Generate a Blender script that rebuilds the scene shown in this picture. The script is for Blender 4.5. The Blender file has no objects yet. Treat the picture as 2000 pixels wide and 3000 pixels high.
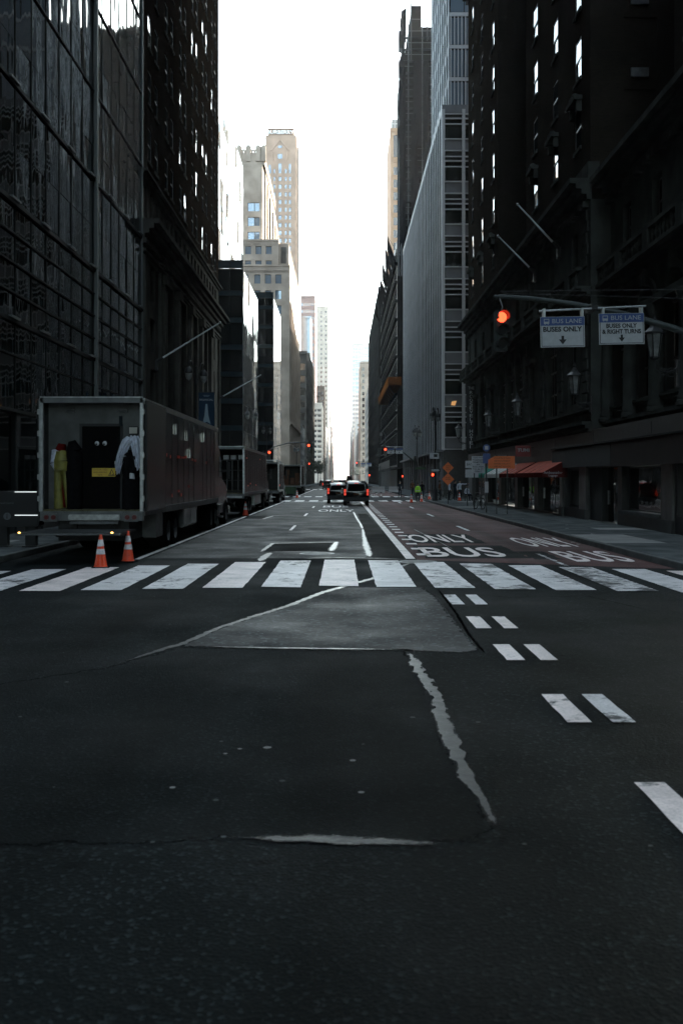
import bpy, bmesh, math, random
from mathutils import Vector, Matrix
random.seed(7)
R = math.radians
scene = bpy.context.scene
C = scene.collection

# ------------------------------------------------------------------ camera
cam_d = bpy.data.cameras.new('camera')
cam = bpy.data.objects.new('camera', cam_d); C.objects.link(cam)
cam.location = (0, 0, 2.0); cam.rotation_euler = (R(90), 0, 0)
cam_d.sensor_fit = 'HORIZONTAL'; cam_d.sensor_width = 24.0; cam_d.lens = 34.8
cam_d.shift_y = -0.0485
cam_d.clip_start = 0.1; cam_d.clip_end = 8000
cam_d.dof.use_dof = True; cam_d.dof.focus_distance = 42; cam_d.dof.aperture_fstop = 3.2
scene.camera = cam

# ------------------------------------------------------------------ sky, sun, exposure
SUN_AZ, SUN_EL = R(36), R(25)          # azimuth clockwise from the view direction (+Y)
world = bpy.data.worlds.new('World'); scene.world = world; world.use_nodes = True
wn = world.node_tree; wn.nodes.clear()
sky = wn.nodes.new('ShaderNodeTexSky'); sky.sky_type = 'NISHITA'; sky.sun_disc = False
sky.sun_elevation = SUN_EL; sky.sun_rotation = SUN_AZ
sky.air_density = 1.0; sky.dust_density = 2.0; sky.ozone_density = 1.0
hs = wn.nodes.new('ShaderNodeHueSaturation'); hs.inputs['Saturation'].default_value = 0.5
bg = wn.nodes.new('ShaderNodeBackground'); bg.inputs['Strength'].default_value = 0.13
wo = wn.nodes.new('ShaderNodeOutputWorld')
wn.links.new(sky.outputs[0], hs.inputs['Color']); tint = wn.nodes.new('ShaderNodeMix'); tint.data_type = 'RGBA'; tint.blend_type = 'MULTIPLY'; tint.inputs[0].default_value = 1; tint.inputs[7].default_value = (.87, 1.0, .985, 1)
wn.links.new(hs.outputs[0], tint.inputs[6]); wn.links.new(tint.outputs[2], bg.inputs['Color'])
wn.links.new(bg.outputs[0], wo.inputs['Surface'])
sl = bpy.data.lights.new('sun', 'SUN'); sl.energy = 3.0; sl.angle = R(0.6); sl.color = (1, .92, .83)
sun = bpy.data.objects.new('sun', sl); C.objects.link(sun)
sd = Vector((math.sin(SUN_AZ)*math.cos(SUN_EL), math.cos(SUN_AZ)*math.cos(SUN_EL), math.sin(SUN_EL)))
sun.rotation_euler = (-sd).to_track_quat('-Z', 'Y').to_euler(); sun.location = (60, 60, 90)
vs = scene.view_settings
vs.view_transform = 'Standard'; vs.look = 'None'; vs.gamma = 1; vs.exposure = 2.85; vs.use_curve_mapping = False
cy = scene.cycles
cy.max_bounces = 6; cy.diffuse_bounces = 3; cy.glossy_bounces = 4; cy.volume_bounces = 0; cy.transparent_max_bounces = 6
cy.sample_clamp_indirect = 6; cy.caustics_reflective = False; cy.caustics_refractive = False
cy.use_denoising = True

# ------------------------------------------------------------------ mesh builder
class MB:
    def __init__(s): s.v = []; s.f = []; s.m = []
    def add(s, vs_, fs, mi=0):
        b = len(s.v); s.v += [tuple(p) for p in vs_]
        for f in fs: s.f.append([b+i for i in f]); s.m.append(mi)
    def quad(s, a, b, c, d, mi=0): s.add([a, b, c, d], [(0, 1, 2, 3)], mi)
    def box(s, x0, x1, y0, y1, z0, z1, mi=0, M=None):
        p = [(x0,y0,z0),(x1,y0,z0),(x1,y1,z0),(x0,y1,z0),(x0,y0,z1),(x1,y0,z1),(x1,y1,z1),(x0,y1,z1)]
        if M is not None: p = [M @ Vector(q) for q in p]
        s.add(p, [(3,2,1,0),(4,5,6,7),(0,1,5,4),(1,2,6,5),(2,3,7,6),(3,0,4,7)], mi)
    def fbox(s, fr, u0, u1, z0, z1, w0, w1, mi=0):
        p = [fr.pt(u,z,w) for z in (z0,z1) for (u,w) in ((u0,w1),(u1,w1),(u1,w0),(u0,w0))]
        s.add(p, [(3,2,1,0),(4,5,6,7),(0,1,5,4),(1,2,6,5),(2,3,7,6),(3,0,4,7)], mi)
    def cyl(s, p0, p1, r0, r1=None, n=10, mi=0, caps=True):
        r1 = r0 if r1 is None else r1
        p0 = Vector(p0); p1 = Vector(p1); d = (p1-p0).normalized()
        a = d.orthogonal().normalized(); b = d.cross(a)
        vs_ = []
        for p, r in ((p0, r0), (p1, r1)):
            for i in range(n):
                t = 2*math.pi*i/n; vs_.append(p+a*(r*math.cos(t))+b*(r*math.sin(t)))
        fs = [(i, (i+1) % n, n+(i+1) % n, n+i) for i in range(n)]
        if caps: fs += [tuple(range(n-1, -1, -1)), tuple(range(n, 2*n))]
        s.add(vs_, fs, mi)
    def tube(s, pts, r, n=6, mi=0):
        for a, b in zip(pts[:-1], pts[1:]): s.cyl(a, b, r, r, n, mi)
    def lathe(s, prof, c=(0,0,0), n=14, mi=0):
        k = len(prof); vs_ = []
        for r, z in prof:
            for i in range(n):
                t = 2*math.pi*i/n; vs_.append((c[0]+r*math.cos(t), c[1]+r*math.sin(t), c[2]+z))
        fs = []
        for j in range(k-1):
            for i in range(n):
                fs.append((j*n+i, j*n+(i+1) % n, (j+1)*n+(i+1) % n, (j+1)*n+i))
        if prof[0][0] > 1e-4: fs.append(tuple(range(n-1, -1, -1)))
        if prof[-1][0] > 1e-4: fs.append(tuple(range((k-1)*n, k*n)))
        s.add(vs_, fs, mi)
    def prism(s, poly, fn, h0, h1, mi=0):
        n = len(poly)
        vs_ = [fn(a, b, h0) for a, b in poly]+[fn(a, b, h1) for a, b in poly]
        s.add(vs_, [tuple(range(n-1, -1, -1)), tuple(range(n, 2*n))]+[(i, (i+1) % n, n+(i+1) % n, n+i) for i in range(n)], mi)
    def sphere(s, c, r, n=10, k=6, mi=0, sc=(1,1,1)):
        vs_ = []
        for j in range(k+1):
            ph = math.pi*j/k-math.pi/2
            for i in range(n):
                t = 2*math.pi*i/n
                vs_.append((c[0]+sc[0]*r*math.cos(ph)*math.cos(t), c[1]+sc[1]*r*math.cos(ph)*math.sin(t), c[2]+sc[2]*r*math.sin(ph)))
        s.add(vs_, [(j*n+i, j*n+(i+1) % n, (j+1)*n+(i+1) % n, (j+1)*n+i) for j in range(k) for i in range(n)], mi)
    def mesh(s, name, mats, smooth=False, bevel=0, fix=True):
        me = bpy.data.meshes.new(name); me.from_pydata([tuple(p) for p in s.v], [], s.f)
        for m in (mats if isinstance(mats, (list, tuple)) else [mats]): me.materials.append(m)
        me.polygons.foreach_set('material_index', s.m)
        if bevel or fix:
            bm = bmesh.new(); bm.from_mesh(me)
            if bevel:
                bmesh.ops.remove_doubles(bm, verts=bm.verts, dist=1e-4)
                bmesh.ops.bevel(bm, geom=[e for e in bm.edges if e.is_manifold and e.calc_face_angle(0) > .5], offset=bevel, segments=2, affect='EDGES', clamp_overlap=True)
            bmesh.ops.recalc_face_normals(bm, faces=bm.faces)
            bm.to_mesh(me); bm.free()
        if smooth:
            me.polygons.foreach_set('use_smooth', [True]*len(me.polygons))
            try: me.set_sharp_from_angle(angle=R(40))
            except Exception: pass
        me.update(); return me
    def build(s, name, mats, parent=None, **k):
        return link(name, s.mesh(name, mats, **k), parent)

def link(name, data, parent=None, M=None):
    o = bpy.data.objects.new(name, data); C.objects.link(o)
    if parent is not None:
        o.parent = parent
        if parent.get('_w'): o.matrix_parent_inverse = Matrix.Translation(-parent.location)
    if M is not None:
        if parent is not None and parent.get('_p') is not None:
            o.matrix_parent_inverse = Matrix.Identity(4)
        o.matrix_basis = M
    return o
def tag(o, label, cat, group=None):
    o['label'] = label; o['category'] = cat
    if group: o['group'] = group
    return o
def thing(name, label, cat, loc=(0,0,0), rz=0, group=None, world=False):
    """an Empty at the thing's base; world=True: children meshes are written in world coordinates"""
    o = bpy.data.objects.new(name, None); C.objects.link(o)
    o.location = loc; o.rotation_euler = (0, 0, rz); o.empty_display_size = .2
    if world: o['_w'] = 1
    return tag(o, label, cat, group)
def struct(name, o):
    o['kind'] = 'structure'; o.name = name; return o
def holder(name, loc=(0,0,0)):
    o = bpy.data.objects.new(name, None); C.objects.link(o); o.location = loc; o['_w'] = 1; o['kind'] = 'structure'; return o
def copy_tree(o, parent=None):
    c = o.copy(); C.objects.link(c)
    if parent is not None: c.parent = parent
    for ch in list(o.children): copy_tree(ch, c)
    return c

class Fr:      # a facade plane: u along it, z up, w outward
    def __init__(s, o, U):
        s.o = Vector((o[0], o[1], 0)); s.U = Vector((U[0], U[1], 0)); s.N = Vector((U[1], -U[0], 0))
    def pt(s, u, z, w=0): 
        p = s.o+s.U*u+s.N*w; return Vector((p.x, p.y, z))
    def M(s, u, z, w=0):  # local x=u, y=into the wall, z=up
        p = s.pt(u, z, w); n = -s.N
        return Matrix(((s.U.x, n.x, 0, p.x), (s.U.y, n.y, 0, p.y), (0, 0, 1, p.z), (0, 0, 0, 1)))
def FrL(X): return Fr((X, 0), (0, 1))        # left side of the street, faces +X, u = distance
def FrR(X): return Fr((X, 0), (0, -1))       # right side, faces -X, u = -distance
def FrS(D): return Fr((0, D), (1, 0))        # faces the camera (south), u = X

def wall(mb, fr, u0, u1, z0, z1, holes, depth=.25, mi=0, mr=None):
    mr = mi if mr is None else mr
    us = sorted({u0, u1, *[max(u0, min(u1, a)) for h in holes for a in h[:2]]})
    zs = sorted({z0, z1, *[max(z0, min(z1, a)) for h in holes for a in h[2:4]]})
    for j in range(len(zs)-1):
        zc = (zs[j]+zs[j+1])/2; run = None
        act = [h for h in holes if h[2] < zc < h[3]]
        for i in range(len(us)-1):
            uc = (us[i]+us[i+1])/2
            solid = not any(h[0] < uc < h[1] for h in act)
            if solid and run is None: run = us[i]
            if run is not None and (not solid or i == len(us)-2):
                e = us[i+1] if solid else us[i]
                mb.quad(fr.pt(run, zs[j]), fr.pt(e, zs[j]), fr.pt(e, zs[j+1]), fr.pt(run, zs[j+1]), mi); run = None
    for a, b, c, d in holes:
        A = [fr.pt(a, c), fr.pt(b, c), fr.pt(b, d), fr.pt(a, d)]
        B = [fr.pt(a, c, -depth), fr.pt(b, c, -depth), fr.pt(b, d, -depth), fr.pt(a, d, -depth)]
        for i in range(4): mb.quad(A[i], A[(i+1) % 4], B[(i+1) % 4], B[i], mr)

def N_(m, t, **k):
    n = m.node_tree.nodes.new(t)
    for a, b in k.items(): setattr(n, a, b)
    return n
def mat(name, col, rough=.6, metal=0., var=0., vs_=3., bump=0., bs=20., emit=None, es=0., ior=1.5, col2=None, detail=4, rvar=0., stretch=(1,1,1)):
    m = bpy.data.materials.new(name); m.use_nodes = True; nt = m.node_tree
    p = nt.nodes['Principled BSDF']; L = nt.links.new
    p.inputs['Base Color'].default_value = (*col, 1); p.inputs['Roughness'].default_value = rough
    p.inputs['Metallic'].default_value = metal; p.inputs['IOR'].default_value = ior
    if rough >= .7: p.inputs['Specular IOR Level'].default_value = .0 if rough >= .8 else .12
    if name == 'crack_sealer': p.inputs['Specular IOR Level'].default_value = .18
    if name == 'trailer_side': p.inputs['Specular IOR Level'].default_value = .22
    if name == 'old_crack_sealer': p.inputs['Specular IOR Level'].default_value = .08
    if emit: p.inputs['Emission Color'].default_value = (*emit, 1); p.inputs['Emission Strength'].default_value = es
    if var or bump or rvar:
        g = N_(m, 'ShaderNodeNewGeometry'); mp = N_(m, 'ShaderNodeMapping'); mp.inputs['Scale'].default_value = stretch
        L(g.outputs['Position'], mp.inputs['Vector'])
    if var or rvar:
        n = N_(m, 'ShaderNodeTexNoise'); n.inputs['Scale'].default_value = vs_; n.inputs['Detail'].default_value = detail
        L(mp.outputs[0], n.inputs['Vector'])
    if var:
        r = N_(m, 'ShaderNodeValToRGB'); c2 = col2 or tuple(c*(1-var) for c in col)
        r.color_ramp.elements[0].position = .35; r.color_ramp.elements[1].position = .68
        r.color_ramp.elements[0].color = (*c2, 1); r.color_ramp.elements[1].color = (*(tuple(min(1, c*(1+var*.5)) for c in col) if not col2 else col), 1)
        L(n.outputs['Fac'], r.inputs['Fac']); L(r.outputs[0], p.inputs['Base Color'])
    if rvar:
        mr = N_(m, 'ShaderNodeMapRange'); mr.inputs['To Min'].default_value = rough-rvar; mr.inputs['To Max'].default_value = rough+rvar
        L(n.outputs['Fac'], mr.inputs['Value']); L(mr.outputs[0], p.inputs['Roughness'])
    if bump:
        nb = N_(m, 'ShaderNodeTexNoise'); nb.inputs['Scale'].default_value = bs; nb.inputs['Detail'].default_value = 3
        L(mp.outputs[0], nb.inputs['Vector'])
        b = N_(m, 'ShaderNodeBump'); b.inputs['Strength'].default_value = bump; b.inputs['Distance'].default_value = .02
        L(nb.outputs['Fac'], b.inputs['Height']); L(b.outputs[0], p.inputs['Normal'])
    return m

def asphalt(name, dark, light, rough, speck=.5, gran=60., stain=.6, spec=.2, patchy=.35):
    m = bpy.data.materials.new(name); m.use_nodes = True; nt = m.node_tree; L = nt.links.new; p = nt.nodes['Principled BSDF']; p.inputs['Specular IOR Level'].default_value = spec
    g = N_(m, 'ShaderNodeNewGeometry')
    big = N_(m, 'ShaderNodeTexNoise'); big.inputs['Scale'].default_value = patchy; big.inputs['Detail'].default_value = 5; big.inputs['Roughness'].default_value = .6
    fine = N_(m, 'ShaderNodeTexNoise'); fine.inputs['Scale'].default_value = gran; fine.inputs['Detail'].default_value = 3; fine.inputs['Roughness'].default_value = .7
    vor = N_(m, 'ShaderNodeTexVoronoi'); vor.inputs['Scale'].default_value = gran*.75
    for n in (big, fine, vor): L(g.outputs['Position'], n.inputs['Vector'])
    r1 = N_(m, 'ShaderNodeValToRGB'); e = r1.color_ramp.elements
    e[0].position = .3; e[1].position = .75; e[0].color = (*dark, 1); e[1].color = (*light, 1)
    mx = N_(m, 'ShaderNodeMath', operation='MULTIPLY_ADD'); mx.inputs[1].default_value = stain; L(big.outputs['Fac'], mx.inputs[0])
    m2 = N_(m, 'ShaderNodeMath', operation='MULTIPLY'); m2.inputs[1].default_value = 1-stain; L(fine.outputs['Fac'], m2.inputs[0]); L(m2.outputs[0], mx.inputs[2])
    L(mx.outputs[0], r1.inputs['Fac'])
    # pale aggregate stones: some cells of the voronoi are light
    sp = N_(m, 'ShaderNodeSeparateColor'); L(vor.outputs['Color'], sp.inputs['Color'])
    gt = N_(m, 'ShaderNodeMapRange'); gt.inputs['From Min'].default_value = .82; gt.inputs['From Max'].default_value = 1.0; gt.inputs['To Max'].default_value = speck
    L(sp.outputs[0], gt.inputs['Value'])
    mixc = N_(m, 'ShaderNodeMix', data_type='RGBA'); L(gt.outputs[0], mixc.inputs[0]); L(r1.outputs[0], mixc.inputs[6])
    mixc.inputs[7].default_value = (*[c*4 for c in light], 1)
    mp = N_(m, 'ShaderNodeMapping'); mp.inputs['Scale'].default_value = (.9, .045, 1); L(g.outputs['Position'], mp.inputs['Vector'])
    trk = N_(m, 'ShaderNodeTexNoise'); trk.inputs['Scale'].default_value = 1.; trk.inputs['Detail'].default_value = 3; L(mp.outputs[0], trk.inputs['Vector'])
    tr = N_(m, 'ShaderNodeMapRange'); tr.inputs['From Min'].default_value = .3; tr.inputs['From Max'].default_value = .7; tr.inputs['To Min'].default_value = .5; tr.inputs['To Max'].default_value = 1.65; L(trk.outputs['Fac'], tr.inputs['Value'])
    m3 = N_(m, 'ShaderNodeMix', data_type='RGBA', blend_type='MULTIPLY'); m3.inputs[0].default_value = 1; L(mixc.outputs[2], m3.inputs[6]); L(tr.outputs[0], m3.inputs[7])
    # fine branching cracks, only in some areas
    wn_ = N_(m, 'ShaderNodeTexNoise'); wn_.inputs['Scale'].default_value = 1.6; wn_.inputs['Detail'].default_value = 4; L(g.outputs['Position'], wn_.inputs['Vector'])
    va = N_(m, 'ShaderNodeVectorMath', operation='MULTIPLY_ADD'); va.inputs[1].default_value = (.9, .9, 0); L(wn_.outputs['Color'], va.inputs[0]); L(g.outputs['Position'], va.inputs[2])
    ce = N_(m, 'ShaderNodeTexVoronoi', feature='DISTANCE_TO_EDGE'); ce.inputs['Scale'].default_value = .55; L(va.outputs[0], ce.inputs['Vector'])
    c1 = N_(m, 'ShaderNodeMapRange'); c1.inputs['From Min'].default_value = .003; c1.inputs['From Max'].default_value = .010; c1.inputs['To Min'].default_value = 1; c1.inputs['To Max'].default_value = 0; L(ce.outputs['Distance'], c1.inputs['Value'])
    c2_ = N_(m, 'ShaderNodeMapRange'); c2_.inputs['From Min'].default_value = .53; c2_.inputs['From Max'].default_value = .6; L(big.outputs['Fac'], c2_.inputs['Value'])
    cm = N_(m, 'ShaderNodeMath', operation='MULTIPLY'); L(c1.outputs[0], cm.inputs[0]); L(c2_.outputs[0], cm.inputs[1])
    # oil drips
    dn = N_(m, 'ShaderNodeTexNoise'); dn.inputs['Scale'].default_value = 2.6; dn.inputs['Detail'].default_value = 2; L(g.outputs['Position'], dn.inputs['Vector'])
    d1 = N_(m, 'ShaderNodeMapRange'); d1.inputs['From Min'].default_value = .66; d1.inputs['From Max'].default_value = .74; d1.inputs['To Max'].default_value = .6; L(dn.outputs['Fac'], d1.inputs['Value'])
    mxx = N_(m, 'ShaderNodeMath', operation='MAXIMUM'); L(cm.outputs[0], mxx.inputs[0]); L(d1.outputs[0], mxx.inputs[1])
    m4 = N_(m, 'ShaderNodeMix', data_type='RGBA'); L(mxx.outputs[0], m4.inputs[0]); L(m3.outputs[2], m4.inputs[6]); m4.inputs[7].default_value = (.003, .0034, .0036, 1)
    L(m4.outputs[2], p.inputs['Base Color'])
    rr = N_(m, 'ShaderNodeMapRange'); rr.inputs['From Min'].default_value = .3; rr.inputs['From Max'].default_value = .7; rr.inputs['To Min'].default_value = min(1, rough+.16); rr.inputs['To Max'].default_value = rough-.14
    L(big.outputs['Fac'], rr.inputs['Value']); L(rr.outputs[0], p.inputs['Roughness'])
    b = N_(m, 'ShaderNodeBump'); b.inputs['Strength'].default_value = .55; b.inputs['Distance'].default_value = .006
    ad = N_(m, 'ShaderNodeMath', operation='ADD'); L(vor.outputs['Distance'], ad.inputs[0]); L(fine.outputs['Fac'], ad.inputs[1])
    L(ad.outputs[0], b.inputs['Height']); L(b.outputs[0], p.inputs['Normal'])
    return m

def paint(name, col, under, wear=.5, rough=.55, scale=6.):
    m = bpy.data.materials.new(name); m.use_nodes = True; nt = m.node_tree; L = nt.links.new; p = nt.nodes['Principled BSDF']
    g = N_(m, 'ShaderNodeNewGeometry')
    n1 = N_(m, 'ShaderNodeTexNoise'); n1.inputs['Scale'].default_value = scale; n1.inputs['Detail'].default_value = 9; n1.inputs['Roughness'].default_value = .72
    n2 = N_(m, 'ShaderNodeTexNoise'); n2.inputs['Scale'].default_value = .75; n2.inputs['Detail'].default_value = 2
    n3 = N_(m, 'ShaderNodeTexNoise'); n3.inputs['Scale'].default_value = 45; n3.inputs['Detail'].default_value = 3
    for n in (n1, n2, n3): L(g.outputs['Position'], n.inputs['Vector'])
    a = N_(m, 'ShaderNodeMath', operation='MULTIPLY'); a.inputs[1].default_value = .62; L(n1.outputs['Fac'], a.inputs[0])
    b = N_(m, 'ShaderNodeMath', operation='MULTIPLY_ADD'); b.inputs[1].default_value = .38; L(n2.outputs['Fac'], b.inputs[0]); L(a.outputs[0], b.inputs[2])
    mr = N_(m, 'ShaderNodeMapRange'); mr.inputs['From Min'].default_value = .28+.3*wear; mr.inputs['From Max'].default_value = .34+.3*wear
    L(b.outputs[0], mr.inputs['Value'])
    r = N_(m, 'ShaderNodeValToRGB'); r.color_ramp.elements[0].color = (*[c*.72 for c in col], 1); r.color_ramp.elements[1].color = (*col, 1)
    r.color_ramp.elements[0].position = .3; r.color_ramp.elements[1].position = .6; L(n3.outputs['Fac'], r.inputs['Fac'])
    mx = N_(m, 'ShaderNodeMix', data_type='RGBA'); L(mr.outputs[0], mx.inputs[0]); mx.inputs[6].default_value = (*under, 1); L(r.outputs[0], mx.inputs[7])
    n5 = N_(m, 'ShaderNodeTexNoise'); n5.inputs['Scale'].default_value = 1.3; n5.inputs['Detail'].default_value = 7; n5.inputs['Roughness'].default_value = .65; L(g.outputs['Position'], n5.inputs['Vector'])
    g5 = N_(m, 'ShaderNodeMapRange'); g5.inputs['From Min'].default_value = .3; g5.inputs['From Max'].default_value = .65; g5.inputs['To Min'].default_value = .62; g5.inputs['To Max'].default_value = 1.04; L(n5.outputs['Fac'], g5.inputs['Value'])
    m5 = N_(m, 'ShaderNodeMix', data_type='RGBA', blend_type='MULTIPLY'); m5.inputs[0].default_value = 1; L(mx.outputs[2], m5.inputs[6]); L(g5.outputs[0], m5.inputs[7])
    L(m5.outputs[2], p.inputs['Base Color']); p.inputs['Roughness'].default_value = rough
    bp = N_(m, 'ShaderNodeBump'); bp.inputs['Strength'].default_value = .3; bp.inputs['Distance'].default_value = .004; L(n3.outputs['Fac'], bp.inputs['Height']); L(bp.outputs[0], p.inputs['Normal'])
    return m

def glass(name, col=(.008,.012,.014), wave=0., ws=(.6,.6,.25), ior=1.6, rough=.03, metal=0.):
    m = bpy.data.materials.new(name); m.use_nodes = True; L = m.node_tree.links.new; p = m.node_tree.nodes['Principled BSDF']
    p.inputs['Base Color'].default_value = (*col, 1); p.inputs['Roughness'].default_value = rough; p.inputs['IOR'].default_value = ior; p.inputs['Metallic'].default_value = metal
    if wave:
        g = N_(m, 'ShaderNodeNewGeometry'); mp = N_(m, 'ShaderNodeMapping'); mp.inputs['Scale'].default_value = ws; L(g.outputs['Position'], mp.inputs['Vector'])
        n = N_(m, 'ShaderNodeTexNoise'); n.inputs['Scale'].default_value = 1.; n.inputs['Detail'].default_value = 1.5; L(mp.outputs[0], n.inputs['Vector'])
        b = N_(m, 'ShaderNodeBump'); b.inputs['Strength'].default_value = wave; b.inputs['Distance'].default_value = .1; L(n.outputs['Fac'], b.inputs['Height']); L(b.outputs[0], p.inputs['Normal'])
    return m

def brick(name, c1, c2, mortar, sc=1., rough=.85):
    m = bpy.data.materials.new(name); m.use_nodes = True; L = m.node_tree.links.new; p = m.node_tree.nodes['Principled BSDF']
    g = N_(m, 'ShaderNodeNewGeometry'); s = N_(m, 'ShaderNodeSeparateXYZ'); L(g.outputs['Position'], s.inputs[0])
    a = N_(m, 'ShaderNodeMath', operation='ADD'); L(s.outputs[0], a.inputs[0]); L(s.outputs[1], a.inputs[1])
    c = N_(m, 'ShaderNodeCombineXYZ'); L(a.outputs[0], c.inputs[0]); L(s.outputs[2], c.inputs[1])
    t = N_(m, 'ShaderNodeTexBrick'); L(c.outputs[0], t.inputs['Vector'])
    t.inputs['Scale'].default_value = sc; t.inputs['Brick Width'].default_value = .24; t.inputs['Row Height'].default_value = .08; t.inputs['Mortar Size'].default_value = .012
    t.inputs['Color1'].default_value = (*c1, 1); t.inputs['Color2'].default_value = (*c2, 1); t.inputs['Mortar'].default_value = (*mortar, 1)
    n = N_(m, 'ShaderNodeTexNoise'); n.inputs['Scale'].default_value = .5; n.inputs['Detail'].default_value = 6; L(g.outputs['Position'], n.inputs['Vector'])
    mr = N_(m, 'ShaderNodeMapRange'); mr.inputs['To Min'].default_value = .55; mr.inputs['To Max'].default_value = 1.35; L(n.outputs['Fac'], mr.inputs['Value'])
    mx = N_(m, 'ShaderNodeMix', data_type='RGBA', blend_type='MULTIPLY'); mx.inputs[0].default_value = 1; L(t.outputs['Color'], mx.inputs[6]); L(mr.outputs[0], mx.inputs[7])
    L(mx.outputs[2], p.inputs['Base Color']); p.inputs['Roughness'].default_value = rough; p.inputs['Specular IOR Level'].default_value = 0
    b = N_(m, 'ShaderNodeBump'); b.inputs['Strength'].default_value = .5; b.inputs['Distance'].default_value = .01; L(t.outputs['Fac'], b.inputs['Height']); b.invert = True; L(b.outputs[0], p.inputs['Normal'])
    return m

def ragged(m, scale=9., k=1.15, gain=5., off=0.):
    """the surface frays out where its 'fade' attribute falls to 0"""
    L = m.node_tree.links.new; p = m.node_tree.nodes['Principled BSDF']
    at = N_(m, 'ShaderNodeAttribute'); at.attribute_name = 'fade'; g = N_(m, 'ShaderNodeNewGeometry')
    n = N_(m, 'ShaderNodeTexNoise'); n.inputs['Scale'].default_value = scale; n.inputs['Detail'].default_value = 7; n.inputs['Roughness'].default_value = .7; L(g.outputs['Position'], n.inputs['Vector'])
    s = N_(m, 'ShaderNodeMath', operation='MULTIPLY_ADD'); s.inputs[1].default_value = -k; L(n.outputs['Fac'], s.inputs[0]); L(at.outputs['Fac'], s.inputs[2])
    q = N_(m, 'ShaderNodeMath', operation='MULTIPLY_ADD'); q.inputs[1].default_value = gain; q.inputs[2].default_value = off; q.use_clamp = True; L(s.outputs[0], q.inputs[0]); L(q.outputs[0], p.inputs['Alpha'])
    return m
ASPH = (.011, .013, .0135)
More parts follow.
